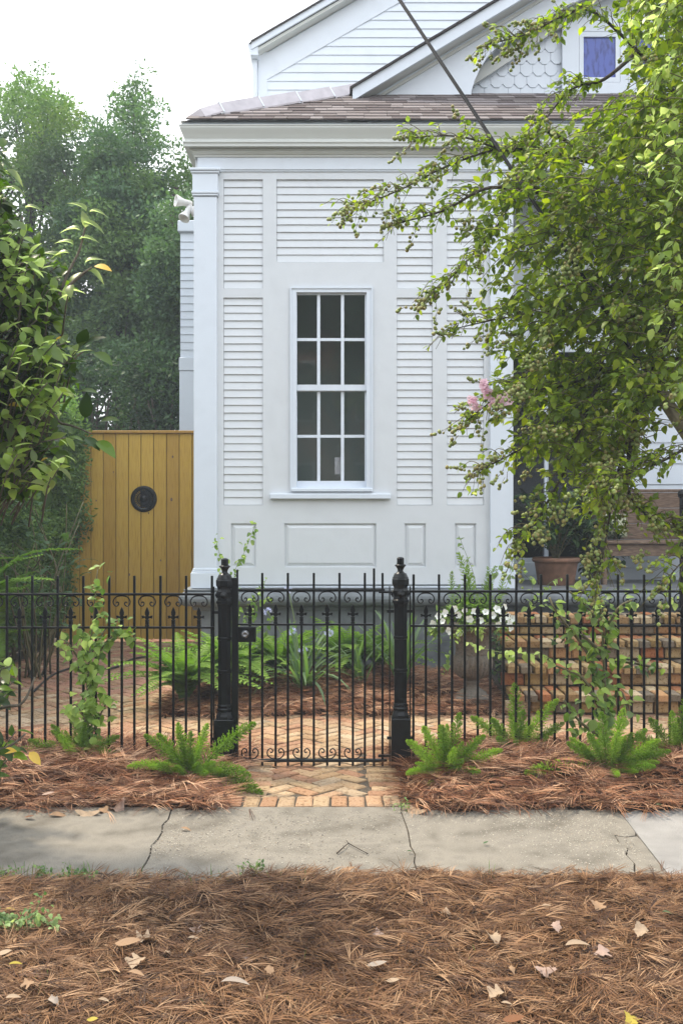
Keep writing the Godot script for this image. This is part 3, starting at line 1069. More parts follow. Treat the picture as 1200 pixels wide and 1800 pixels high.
func build_porch() -> void:
	var bd := 11.27
	var z := -bd
	var xs := hx(900)
	put("porch_floor", boxed(xs - 0.3, 4.8, 0.80, 0.882, -WALL + 0.14, z - 0.3, 0.01), M.slate_floor, house)
	put("porch_ceiling", boxed(xs - 0.1, 4.8, 5.16, 5.20, -WALL - 0.1, z - 0.2), M.trim, house)
	# back wall of clapboards, with the glazed doors beside the wing
	var wall := put("porch_wall", boxed(2.90, 4.8, 0.885, 5.16, z - 0.02, z - 0.12), M.siding, house)
	var y := 1.02
	while y < 5.0:
		siding_board(wall, 2.98, 4.7, y, 0.235, z - 0.019, M.siding)
		y += 0.236
	put("base_board", boxed(2.98, 4.7, 0.885, 1.015, z + 0.004, z - 0.019), M.trim, wall)
	var head := boxed(xs - 0.12, 2.899, 3.56, 5.16, z - 0.02, z - 0.12)
	put("door_header", head, M.siding, house)
	var door := put("glass_door", holed(xs - 0.12, 2.895, 0.885, 3.555, [[1.60, 2.292, 1.13, 3.46], [2.335, 2.84, 1.13, 3.46]], z + 0.02, 0.06), M.trim, house)
	put("pane", boxed(1.597, 2.295, 1.127, 3.463, z - 0.01, z - 0.014), M.glass, door)
	put("pane", boxed(2.332, 2.843, 1.127, 3.463, z - 0.01, z - 0.014), M.glass, door)
	put("door_panel", boxed(1.66, 2.26, 0.93, 1.08, z + 0.03, z + 0.021, 0.004), M.trim, door)
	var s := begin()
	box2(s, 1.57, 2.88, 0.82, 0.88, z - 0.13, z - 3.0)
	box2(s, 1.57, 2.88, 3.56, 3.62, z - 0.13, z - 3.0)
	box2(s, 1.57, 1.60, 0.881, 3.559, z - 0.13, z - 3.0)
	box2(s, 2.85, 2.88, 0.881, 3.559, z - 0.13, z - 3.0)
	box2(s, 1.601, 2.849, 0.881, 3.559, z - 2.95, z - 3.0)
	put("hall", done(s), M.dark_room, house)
	# the next post of the porch, out to the right
	put("porch_post", boxed(3.95, 4.18, 0.885, 5.10, -WALL + 0.05, -WALL - 0.18, 0.004), M.trim, house)
	# bench
	var bench := thing("wooden_bench", "old brown wooden settle with solid back on the porch", "bench", Vector3(3.28, 0.882, -10.75))
	put("seat", boxed(-0.52, 0.75, 0.43, 0.465, 0.24, -0.22, 0.006), M.old_wood, bench)
	for k in 3:
		put("back_board", boxed(-0.47, 0.75, 0.47 + k * 0.172, 0.638 + k * 0.172, -0.20 - k * 0.02, -0.225 - k * 0.02, 0.004), M.old_wood, bench)
	put("top_rail", boxed(-0.50, 0.75, 0.985, 1.02, -0.23, -0.28, 0.008), M.old_wood, bench)
	put("apron", boxed(-0.47, 0.75, 0.30, 0.428, 0.20, 0.175, 0.004), M.old_wood, bench)
	for sx in [-0.50, 0.72]:
		s = begin()
		prism(s, PackedVector2Array([Vector2(-0.24, 0), Vector2(-0.12, 0), Vector2(-0.10, 0.25), Vector2(0.10, 0.25), Vector2(0.14, 0), Vector2(0.24, 0), Vector2(0.24, 0.47), Vector2(0.20, 0.56), Vector2(0.22, 0.68), Vector2(0.16, 0.72), Vector2(0.02, 0.66), Vector2(-0.12, 0.72), Vector2(-0.19, 1.0), Vector2(-0.27, 1.0), Vector2(-0.24, 0.5)]), 0.02, -0.02, Basis(Vector3(0, 0, 1), Vector3(0, 1, 0), Vector3(-1, 0, 0)), Vector3(sx, 0, 0))
		put("bench_end", done(s), M.old_wood, bench)
	for c in [[-0.31, "pale green cushion at the left end of the porch bench"], [0.58, "pale green cushion at the right end of the porch bench"]]:
		s = begin(true)
		var prof := [Vector2(0.001, -0.06), Vector2(0.09, -0.055), Vector2(0.165, -0.03), Vector2(0.19, 0), Vector2(0.165, 0.03), Vector2(0.09, 0.055), Vector2(0.001, 0.06)]
		lathe(s, prof, 4, Vector3.ZERO, PI / 4)
		var cu := put("cushion", done(s), mat(0.36, 0.37, 0.25, 0.9), self, Transform3D(Basis(Vector3(1, 0, 0), 1.25), Vector3(3.28 + c[0], 0.882 + 0.62, -10.86)))
		tag(cu, c[1], "cushion", "cushions on the porch bench")
	# terracotta pot with a dark shrub
	var pot := thing("terracotta_pot", "wide terracotta pot with rolled rim on the porch floor", "plant pot", Vector3(2.27, 0.882, -10.55))
	s = begin(true)
	lathe(s, [Vector2(0.0, 0.0), Vector2(0.185, 0.0), Vector2(0.19, 0.01), Vector2(0.225, 0.235), Vector2(0.228, 0.24)], 28)
	put("body", done(s), M.clay, pot)
	s = begin(true)
	lathe(s, [Vector2(0.226, 0.236), Vector2(0.245, 0.242), Vector2(0.252, 0.262), Vector2(0.246, 0.282), Vector2(0.232, 0.288), Vector2(0.215, 0.28), Vector2(0.21, 0.25)], 28)
	put("rim", done(s), M.clay, pot)
	s = begin(true)
	lathe(s, [Vector2(0.215, 0.255), Vector2(0.0, 0.265)], 20)
	put("potting_soil", done(s), M.soil, pot)
	var leaf := leaf_mesh(0.085, 0.05, 0.2, 0.3, 3)
	var cols := [Color(0.035, 0.075, 0.025), Color(0.05, 0.10, 0.03), Color(0.028, 0.055, 0.022)]
	for p in [["potted_shrub", "dark leafy shrub growing from the terracotta pot on the porch", Vector3(2.27, 1.14, -10.55), 0.42, 0.72, 26, 26], ["porch_shrub", "dark bushy plant on the porch between pot and bench", Vector3(2.66, 0.882, -10.68), 0.30, 0.70, 26, 26]]:
		var sh := thing(p[0], p[1], "shrub", p[2])
		var stems := begin(true)
		var xfs := []
		var lc := PackedColorArray()
		for k in p[5]:
			var a := rf(0, TAU)
			var tip := Vector3(cos(a) * p[3] * sqrt(rf(0.02, 1)), p[4] * rf(0.35, 1.0), sin(a) * p[3] * 0.7 * sqrt(rf(0.02, 1)))
			var line := curve_of([Vector3(rf(-0.03, 0.03), 0, 0), tip * Vector3(0.5, 0.65, 0.5), tip, tip + Vector3(cos(a) * 0.1, -0.05, sin(a) * 0.1)], 4)
			tube(stems, line, 0.005, 0.002, 4)
			for q in p[6]:
				var at: Vector3 = line[3 + rng.randi() % (line.size() - 3)]
				xfs.append(Transform3D(aim(Vector3(rf(-1, 1), rf(-0.5, 0.6), rf(-1, 1)), Vector3.UP).scaled(Vector3.ONE * rf(0.7, 1.2)), at + rand_dir() * 0.05))
				lc.append(pick(cols))
		put("stems", done(stems), M.stem, sh)
		leaves_of(sh, leaf, xfs, lc, palette_mats(cols, 0.4, 0.4), M.leaf, 60)
	# iron handrail post at the head of the steps
	var rail := thing("handrail_post", "black iron handrail post at the right of the brick steps", "railing", Vector3(3.215, 0.70, -9.42))
	s = begin()
	lathe(s, [Vector2(0.0, 0.0), Vector2(0.05, 0.0), Vector2(0.05, 0.02), Vector2(0.022, 0.04), Vector2(0.022, 1.08), Vector2(0.034, 1.09), Vector2(0.04, 1.12), Vector2(0.03, 1.15), Vector2(0.0, 1.165)], 10)
	put("post", done(s), M.iron, rail)
	s = begin(true)
	tube(s, [Vector3(0, 1.0, 0), Vector3(0.06, 0.98, 0.3), Vector3(0.09, 0.5, 1.2), Vector3(0.09, 0.35, 1.45)], 0.018, 0.018, 8)
	put("rail", done(s), M.iron, rail)

# ---------------------------------------------------------------- gables
func along_rake(p: Vector3, slope: float, t: float) -> Vector3:
	return p + Vector3(1, slope, 0) * t

func band(parent: Node3D, called: String, m: Material, x0: float, y0: float, slope: float, x1: float, lo: float, hi: float, z0: float, z1: float) -> void:
	# a board that follows the rake, lo..hi below the line y = y0 + slope * (x - x0)
	var s := begin()
	var p := PackedVector2Array([Vector2(x0, y0 - hi), Vector2(x1, y0 + slope * (x1 - x0) - hi), Vector2(x1, y0 + slope * (x1 - x0) - lo), Vector2(x0, y0 - lo)])
	prism(s, p, z0, z1)
	put(called, done(s), m, parent)

func build_gables() -> void:
	# the gable over the wing roof: rake boards, an arched bargeboard, fish-scale shingles and a blue window
	var d := 11.2
	var zb := -d
	var e := V(619, 171, d)
	var slope := 0.60
	var cx := 3.42
	var g := Node3D.new()
	g.name = "front_gable"
	house.add_child(g, true)
	var base_y := 6.10
	# bargeboard with the arch cut out (left half and right half meet at the middle)
	var poly := PackedVector2Array([Vector2(e.x + 0.12, base_y), Vector2(V(826, 170, d).x, base_y)])
	for p in [[828, 160], [834, 140], [844, 118], [858, 97], [876, 79], [900, 62], [930, 45], [965, 27], [1000, 9], [1040, -12], [1090, -38]]:
		var v := V(p[0], p[1], d)
		poly.append(Vector2(v.x, v.y))
	var apex_y := e.y + slope * (cx - e.x)
	poly.append(Vector2(cx, V(1096, -40, d).y))
	poly.append(Vector2(cx, apex_y - 0.03))
	poly.append(Vector2(e.x + 0.02, e.y - 0.03))
	put("bargeboard", prismed(poly, zb, zb - 0.05), M.siding, g)
	var mirrored := PackedVector2Array()
	for v in poly:
		mirrored.append(Vector2(2.0 * cx - v.x, v.y))
	put("bargeboard", prismed(mirrored, zb, zb - 0.05), M.siding, g)
	band(g, "rake_fascia", M.trim, e.x, e.y, slope, cx, 0.0, 0.135, zb + 0.24, zb + 0.20)
	band(g, "rake_soffit", M.cream, e.x + 0.06, e.y + 0.036 - 0.095, slope, cx, 0.0, 0.035, zb + 0.199, zb - 0.001)
	band(g, "rake_moulding", M.cream, e.x + 0.15, e.y + 0.09, slope, cx, 0.165, 0.20, zb + 0.03, zb + 0.001)
	for k in 14:
		var x0 := e.x - 0.03 + k * 0.235
		band(g, "rake_shingle", M.shingle_edge, x0, e.y + slope * (x0 - e.x) + 0.028 + rf(-0.004, 0.004), slope, x0 + 0.243, 0.0, 0.026, zb + 0.27, zb - 0.5)
	var roof_st := begin()
	quad(roof_st, Vector3(e.x, e.y, zb + 0.26), Vector3(cx, apex_y, zb + 0.26), Vector3(cx, apex_y, zb - 3.2), Vector3(e.x, e.y, zb - 3.2))
	quad(roof_st, Vector3(cx, apex_y, zb + 0.26), Vector3(2 * cx - e.x, e.y, zb + 0.26), Vector3(2 * cx - e.x, e.y, zb - 3.2), Vector3(cx, apex_y, zb - 3.2))
	put("gable_roof", done(roof_st), M.shingle_edge, g)
	# wall behind the arch
	var back := PackedVector2Array([Vector2(e.x + 0.1, base_y), Vector2(2 * cx - e.x - 0.1, base_y), Vector2(cx, apex_y - 0.1)])
	put("gable_wall", prismed(back, zb - 0.30, zb - 0.36), M.siding, g)
	band(g, "inner_rake", M.cream, V(800, 160, d).x, V(800, 160, 11.5).y + 0.04, 0.66, cx, 0.0, 0.16, zb - 0.20, zb - 0.24)
	var scale_p := PackedVector2Array([Vector2(-0.068, 0.115), Vector2(-0.068, -0.01), Vector2(-0.028, -0.055), Vector2(0.028, -0.055), Vector2(0.068, -0.01), Vector2(0.068, 0.115)])
	var sm := prismed(scale_p, 0.0, -0.014)
	var wx0 := V(985, 100, 11.5).x
	for r in 7:
		var y := 6.33 + r * 0.135
		for k in 16:
			var x := wx0 - 0.05 - k * 0.139 - (0.07 if r % 2 else 0.0)
			if x < e.x + 0.5 + (r - 1) * 0.20:
				continue
			put("scale_shingle", sm, M.siding, g, Transform3D(Basis(Vector3(1, 0, 0), -0.07), Vector3(x + rf(-0.003, 0.003), y + rf(-0.004, 0.004), zb - 0.283)))
	# window
	var wy0 := V(1000, 171, 11.5).y
	var wy1 := V(1000, 36, 11.5).y
	var glass := [V(1022, 140, 11.5).x, V(1078, 140, 11.5).x, V(1000, 141, 11.5).y, V(1000, 70, 11.5).y]
	var glass2 := [V(1108, 140, 11.5).x, V(1162, 140, 11.5).x, glass[2], glass[3]]
	put("window_surround", holed(wx0, V(1255, 0, 11.5).x, wy0, wy1, [[V(1014, 0, 11.5).x, V(1086, 0, 11.5).x, V(0, 150, 11.5).y, V(0, 61, 11.5).y], [V(1100, 0, 11.5).x, V(1170, 0, 11.5).x, V(0, 150, 11.5).y, V(0, 61, 11.5).y]], zb - 0.22, 0.06), M.siding, g)
	for q in [[glass, 1014, 1086], [glass2, 1100, 1170]]:
		var gl: Array = q[0]
		var fr := [V(q[1] + 0.6, 0, 11.5).x, V(q[2] - 0.6, 0, 11.5).x, V(0, 149.4, 11.5).y, V(0, 61.6, 11.5).y]
		put("window_frame", holed(fr[0], fr[1], fr[2], fr[3], [gl], zb - 0.222, 0.04), M.trim, g)
		put("blue_pane", boxed(gl[0] - 0.004, gl[1] + 0.004, gl[2] - 0.004, gl[3] + 0.004, zb - 0.246, zb - 0.252), M.blue_glass, g)
	# the taller clapboard house behind
	var hd := 14.5
	var zr := -hd
	var h := thing("clapboard_house", "taller white clapboard house with steep gable rising behind the wing roof", "house", Vector3.ZERO)
	var c := V(452, 91, hd)
	var sl := 0.585
	var hcx := 3.6
	var top := c.y + sl * (hcx - c.x)
	var wall := put("wall", prismed(PackedVector2Array([Vector2(c.x, -0.03), Vector2(2 * hcx - c.x, -0.03), Vector2(2 * hcx - c.x, c.y), Vector2(hcx, top), Vector2(c.x, c.y)]), zr, zr - 6.0), M.siding, h)
	var y := c.y - 1.45
	while y < top - 0.5:
		var left := maxf(V(470, 0, hd).x, c.x + (y - c.y + 0.50) / sl)
		if left < 2.6:
			siding_board(wall, left, 3.6, y, 0.1262, zr + 0.001, M.siding, "clapboard")
		y += 0.127
	put("corner_board", boxed(c.x + 0.02, V(470, 0, hd).x, 5.0, c.y - 0.02, zr + 0.035, zr + 0.001), M.siding, h)
	band(h, "rake_board", M.siding, c.x + 0.02, c.y + 0.01, sl, hcx, 0.12, 0.50, zr + 0.032, zr + 0.002)
	band(h, "rake_soffit", M.cream, c.x - 0.02, c.y + 0.05, sl, hcx, 0.11, 0.155, zr + 0.20, zr + 0.003)
	band(h, "rake_fascia", M.trim, c.x - 0.06, c.y + 0.06, sl, hcx, 0.0, 0.13, zr + 0.24, zr + 0.20)
	for k in 24:
		var x0 := c.x - 0.07 + k * 0.215
		band(h, "rake_shingle", M.shingle_edge, x0, c.y + 0.055 + sl * (x0 - c.x) + 0.03 + rf(-0.004, 0.004), sl, x0 + 0.222, 0.0, 0.026, zr + 0.265, zr - 0.4)
	var st := begin()
	quad(st, Vector3(c.x - 0.1, c.y + 0.01, zr + 0.25), Vector3(hcx, top + 0.06, zr + 0.25), Vector3(hcx, top + 0.06, zr - 6.2), Vector3(c.x - 0.1, c.y + 0.01, zr - 6.2))
	quad(st, Vector3(hcx, top + 0.06, zr + 0.25), Vector3(2 * hcx - c.x + 0.1, c.y + 0.01, zr + 0.25), Vector3(2 * hcx - c.x + 0.1, c.y + 0.01, zr - 6.2), Vector3(hcx, top + 0.06, zr - 6.2))
	put("roof", done(st), M.shingle_edge, h)
	st = begin()          # box gutter with its end at the eave, and the downpipe
	prism(st, PackedVector2Array([Vector2(c.x - 0.125, c.y + 0.01), Vector2(c.x - 0.075, c.y - 0.145), Vector2(c.x + 0.03, c.y - 0.145), Vector2(c.x + 0.03, c.y + 0.03)]), zr + 0.22, zr - 6.0)
	put("gutter", done(st), M.trim, h)
	put("downpipe", boxed(c.x - 0.055, c.x + 0.005, 4.5, c.y - 0.146, zr + 0.09, zr + 0.03, 0.008), M.trim, h)
	# its lower side wing, seen past the corner of the white wing
	var wx := V(323, 0, hd).x
	var wy := V(0, 402, hd).y
	var wing := put("side_wing", boxed(wx, c.x + 0.3, -0.03, wy, zr + 0.3, zr - 3.0), M.shaded_siding, h)
	var yy := 3.85
	while yy < wy - 0.25:
		siding_board(wing, wx + 0.005, c.x + 0.25, yy, 0.1095, zr + 0.301, M.shaded_siding, "clapboard")
		yy += 0.11
	put("wing_eave", boxed(wx - 0.03, c.x + 0.3, wy - 0.14, wy + 0.02, zr + 0.36, zr - 3.1, 0.01), M.shaded_siding, wing)
	put("wing_band", boxed(wx - 0.01, c.x + 0.3, 3.66, 3.848, zr + 0.36, zr + 0.301, 0.006), M.shaded_siding, wing)
	put("wing_post", boxed(wx - 0.005, wx + 0.22, 0.0, 3.655, zr + 0.35, zr + 0.301, 0.006), M.shaded_siding, wing)

# ---------------------------------------------------------------- the wooden gate and fence at the back
func build_back_fence() -> void:
	var d := 12.7
	var top := V(0, 762, d).y
	var f := thing("wooden_gate", "tall honey-brown wooden board gate between the hedge and the white house", "gate", Vector3(V(240, 0, d).x, 0, -d))
	var seams := [104.0, 125.0, 140.0, 160.5, 182.0, 204.5, 226.5, 248.5, 270.5, 293.0, 315.5, 338.0, 360.0]
	var tones := [Color(0.460, 0.298, 0.055), Color(0.508, 0.335, 0.065), Color(0.418, 0.262, 0.049), Color(0.549, 0.371, 0.077)]
	for i in seams.size() - 1:
		var a := V(seams[i], 0, d).x - f.position.x + 0.004
		var b := V(seams[i + 1], 0, d).x - f.position.x - 0.004
		var s := begin()
		s.set_color(tones[rng.randi() % 4] * rf(0.92, 1.06))
		box2(s, a, b, 0.03, top, 0.012 + rf(-0.002, 0.002), -0.012, 0.003)
		put("board", done(s), M.wood_fence, f)
	var s := begin()
	s.set_color(Color(0.36, 0.21, 0.05))
	box2(s, -1.1, 0.95, top + 0.002, top + 0.035, 0.05, -0.06, 0.004)
	put("cap_rail", done(s), M.wood_fence, f)
	put("backing", boxed(-1.08, 0.92, 0.04, top - 0.01, -0.0135, -0.02), M.rubber, f)
	for y in [0.35, 1.35, 2.35]:
		s = begin()
		s.set_color(Color(0.36, 0.21, 0.05))
		box2(s, -1.05, 0.9, y, y + 0.09, -0.021, -0.06, 0.003)
		put("back_rail", done(s), M.wood_fence, f)
	var c := V(253.5, 877, d) - f.position
	# round cast-iron grille
	var g := put("round_grille", null, M.iron, f)
	var st := begin(true)
	lathe(st, [Vector2(0.115, 0.012), Vector2(0.118, 0.020), Vector2(0.135, 0.028), Vector2(0.150, 0.026), Vector2(0.166, 0.014), Vector2(0.168, 0.0)], 40)
	lathe(st, [Vector2(0.045, 0.010), Vector2(0.045, 0.016), Vector2(0.03, 0.020), Vector2(0.018, 0.020), Vector2(0.012, 0.030), Vector2(0.0, 0.034)], 20)
	lathe(st, [Vector2(0.076, 0.010), Vector2(0.078, 0.018), Vector2(0.085, 0.018), Vector2(0.087, 0.010)], 32)
	# (lathes turn about y: stand the whole grille up afterwards)
	g.mesh = done(st)
	g.transform = Transform3D(Basis(Vector3(1, 0, 0), PI / 2), c + Vector3(0, 0, 0.013))
	st = begin()
	for k in 28:
		var a := TAU * k / 28.0
		box(st, Vector3(cos(a) * 0.100, 0.012, sin(a) * 0.100), Vector3(0.036, 0.010, 0.007), 0.0, Basis(Vector3.UP, -a))
		box(st, Vector3(cos(a + 0.1) * 0.060, 0.012, sin(a + 0.1) * 0.060), Vector3(0.034, 0.010, 0.005), 0.0, Basis(Vector3.UP, -a - 0.1))
	put("spokes", done(st), M.iron, g)
	st = begin()
	for k in 40:
		var a := TAU * k / 40.0
		box(st, Vector3(cos(a) * 0.142, 0.027, sin(a) * 0.142), Vector3(0.026, 0.006, 0.006), 0.0, Basis(Vector3.UP, -a))
	put("beading", done(st), M.iron, g)
	put("backing", boxed(-0.11, 0.11, -0.004, 0.0, -0.11, 0.11), M.rubber, g)
	# thumb latch
	st = begin(true)
	var l := V(138, 955, d) - f.position
	tube(st, [l + Vector3(0, 0.14, 0.02), l + Vector3(0, 0.07, 0.025), l + Vector3(0, 0.05, 0.06), l + Vector3(0, -0.05, 0.06), l + Vector3(0, -0.07, 0.025), l + Vector3(0, -0.13, 0.02)], 0.012, 0.012, 6)
	tube(st, [l + Vector3(-0.02, 0.09, 0.03), l + Vector3(0.05, 0.09, 0.035)], 0.012, 0.009, 6)
	put("latch", done(st), M.iron, f)
	for q in [[304, 803, 0.014], [302, 878, 0.018], [262, 902, 0.010], [228, 1010, 0.014], [200, 830, 0.009], [283, 985, 0.011], [170, 880, 0.010]]:
		st = begin(true)
		lathe(st, [Vector2(q[2], 0.0), Vector2(q[2] * 0.9, 0.0015), Vector2(0.0, 0.002)], 10)
		put("knot", done(st), M.old_wood, f, Transform3D(Basis(Vector3(1, 0, 0), PI / 2) * Basis.from_scale(Vector3(0.8, 1, 1.3)), V(q[0], q[1], d) - f.position + Vector3(0, 0, 0.0135)))
	# side fence under the hedge
	var sf := thing("side_fence", "weathered grey board fence under the jasmine hedge at the left", "fence", Vector3(-3.82, 0, -10.5))
	for k in 16:
		s = begin()
		s.set_color(Color(0.13, 0.10, 0.07) * rf(0.8, 1.2))
		box2(s, -0.012, 0.012, 0.0, 2.3 + rf(-0.01, 0.01), 2.2 - k * 0.275, 2.2 - k * 0.275 - 0.27, 0.003)
		put("board", done(s), M.wood_fence, sf)
	s = begin()
	s.set_color(Color(0.15, 0.115, 0.08))
	box2(s, 0.05, 0.13, 0.0, 1.5, -2.0, -2.08, 0.004)
	put("post", done(s), M.wood_fence, sf)

# ---------------------------------------------------------------- trees behind
func inside_px(p: Vector2, poly: PackedVector2Array) -> bool:
	return Geometry2D.is_point_in_polygon(p, poly)

func px_poly(a: Array) -> PackedVector2Array:
	var p := PackedVector2Array()
	for i in range(0, a.size(), 2):
		p.append(Vector2(a[i], a[i + 1]))
	return p

func cluster_mesh(n: int, reach: float, l: float, w: float) -> ArrayMesh:    # a spray of small leaves round one twig end
	var st := begin()
	for i in n:
		var dir := rand_dir()
		dir.y = dir.y * 0.7 + 0.15
		var at := dir * reach * rf(0.3, 1.0)
		var b := aim(dir + rand_dir() * 0.7, rand_dir())
		var k := rf(0.7, 1.25)
		tri(st, at - b.x * w * 0.5 * k + b.z * l * 0.45 * k, at, at + b.z * l * k + b.y * l * 0.1)
		tri(st, at, at + b.x * w * 0.5 * k + b.z * l * 0.45 * k, at + b.z * l * k + b.y * l * 0.1)
	return done(st)

func crown_tree(called: String, label: String, group: String, poly: PackedVector2Array, d: float, thick: float, clumps: int, r0: float, r1: float, each: int, meshes: Array, cols: Array, trunk: Array, extra := []) -> Node3D:
	var base: Vector3 = V(trunk[0][0], trunk[0][1], d)
	base.y = 0.0
	var t := thing(called, label, "tree", base, group)
	var lo := Vector2(1e9, 1e9)
	var hi := -lo
	for p in poly:
		lo = lo.min(p)
		hi = hi.max(p)
	var xfs := []
	var tint := PackedColorArray()
	var limbs := begin(true)
	var spine := []
	for q in trunk:
		spine.append(V(q[0], q[1], d) - base)
	spine[0].y = -0.03
	var trunk_line := curve_of(spine, 5)
	tube(limbs, trunk_line, 0.17, 0.05, 8)
	var made := 0
	var guard := 0
	while made < clumps and guard < clumps * 60:
		guard += 1
		var p := Vector2(rf(lo.x, hi.x), rf(lo.y, hi.y))
		if not inside_px(p, poly):
			continue
		made += 1
		var dd := d + rf(-thick, thick)
		var c := V(p.x, p.y, dd) - base
		var r := rf(r0, r1)
		var tone := rf(0.75, 1.25)
		var col: Color = cols[rng.randi() % cols.size()]
		if made % 2 == 0:
			var from: Vector3 = trunk_line[clampi(int(rf(0.25, 0.95) * trunk_line.size()), 0, trunk_line.size() - 1)]
			tube(limbs, curve_of([from, from.lerp(c, 0.5) + Vector3(rf(-0.2, 0.2), rf(0.0, 0.3), rf(-0.2, 0.2)), c], 3), 0.035, 0.008, 4)
		for k in each:
			var dir := rand_dir()
			var at := c + dir * Vector3(1, 0.72, 1) * r * pow(rf(0.05, 1.0), 0.4)
			xfs.append(Transform3D(Basis(rand_dir(), rf(0, TAU)).scaled(Vector3.ONE * rf(0.75, 1.3)), at))
			var q := tone * rf(0.85, 1.18)
			tint.append(Color(col.r * q, col.g * q, col.b * q))
	for s in extra:       # sprays that stand out of the outline: px, py, radius, count
		for k in int(s[3]):
			var at: Vector3 = V(s[0], s[1], d) - base + rand_dir() * s[2] * rf(0.2, 1.0)
			xfs.append(Transform3D(Basis(rand_dir(), rf(0, TAU)).scaled(Vector3.ONE * rf(0.6, 1.0)), at))
			tint.append(pick(cols))
	put("trunk", done(limbs), M.bark, t)
	var per := meshes.size()
	for m in per:
		var a := []
		var tc := PackedColorArray()
		for i in range(m, xfs.size(), per):
			a.append(xfs[i])
			tc.append(tint[i])
		many("crown", meshes[m], M.far_leaf, t, a, tc)
	return t

func build_background_trees() -> void:
	var meshes := []
	for i in 3:
		meshes.append(cluster_mesh(16, 0.19, 0.075, 0.042))
	var green := [Color(0.113, 0.185, 0.081), Color(0.098, 0.166, 0.085), Color(0.144, 0.225, 0.075)]
	var lime := [Color(0.189, 0.265, 0.072), Color(0.151, 0.231, 0.081), Color(0.121, 0.185, 0.085)]
	var deep := [Color(0.049, 0.101, 0.044), Color(0.063, 0.121, 0.047), Color(0.042, 0.081, 0.039)]
	var g := "trees beyond the wooden gate"
	crown_tree("oak_tree", "tall pale green tree at the far left with the sky above it", g, px_poly([-120, 260, 0, 215, 30, 175, 60, 160, 85, 170, 120, 205, 150, 235, 165, 300, 160, 420, 130, 560, -120, 600]), 19.0, 1.5, 68, 0.30, 0.56, 56, meshes, lime, [[20, 1000], [30, 700], [50, 450], [70, 230]],
		[[70, 125, 0.16, 5], [62, 150, 0.2, 8], [75, 175, 0.25, 10], [25, 165, 0.2, 6], [118, 190, 0.2, 7], [12, 205, 0.2, 6], [150, 215, 0.2, 6]])
	crown_tree("oak_tree", "bushy tree with one thin spire of twigs against the white sky", g, px_poly([150, 330, 170, 260, 205, 210, 235, 190, 250, 250, 262, 320, 275, 420, 300, 560, 260, 640, 130, 640, 120, 450]), 18.0, 1.4, 66, 0.28, 0.54, 56, meshes, green, [[215, 1000], [210, 700], [215, 450], [225, 250]],
		[[222, 182, 0.22, 8], [230, 165, 0.2, 7], [237, 152, 0.16, 5], [245, 137, 0.13, 4], [254, 122, 0.1, 3], [215, 200, 0.25, 9], [180, 235, 0.25, 8], [262, 245, 0.2, 6], [150, 290, 0.2, 5]])
	crown_tree("oak_tree", "dense dark green tree beside the corner pilaster of the white house", g, px_poly([262, 420, 275, 345, 285, 300, 300, 265, 330, 290, 345, 330, 352, 480, 335, 600, 340, 700, 250, 760, 220, 640, 240, 520]), 17.0, 1.2, 66, 0.27, 0.48, 56, meshes, green, [[290, 1000], [285, 700], [295, 500], [310, 330]],
		[[270, 240, 0.22, 7], [292, 255, 0.25, 8], [265, 215, 0.12, 3], [320, 262, 0.2, 6], [305, 280, 0.3, 9]])
	crown_tree("evergreen_tree", "dark shaded evergreen low behind the wooden gate", g, px_poly([-150, 520, 60, 500, 180, 540, 300, 600, 360, 640, 360, 900, -150, 900]), 20.5, 1.0, 150, 0.4, 0.75, 60, meshes, deep, [[120, 1000], [130, 850], [140, 700], [150, 560]])

func build_laurel() -> void:
	var h := thing("laurel_hedge", "dark laurel hedge close behind the wooden gate, under the trees", "hedge", Vector3(-3.2, 0, -15.3))
	var mesh := cluster_mesh(16, 0.17, 0.085, 0.046)
	var xfs := []
	var lc := PackedColorArray()
	for k in 1500:
		xfs.append(Transform3D(Basis(rand_dir(), rf(0, TAU)), Vector3(rf(-4.2, 0.85), rf(0.6, 4.0) + 0.25 * sin(k * 1.7), rf(-0.5, 0.4))))
		lc.append(pick([Color(0.04, 0.075, 0.03), Color(0.05, 0.095, 0.035), Color(0.03, 0.055, 0.025)]))
	var st := begin(true)
	for k in 14:
		var x := rf(-2.5, 0.8)
		tube(st, [Vector3(x, -0.03, -0.1), Vector3(x + rf(-0.2, 0.2), 1.8, 0), Vector3(x + rf(-0.4, 0.4), 3.4, 0)], 0.05, 0.015, 5)
	put("stems", done(st), M.bark, h)
	many("leaves", mesh, M.far_leaf, h, xfs, lc)

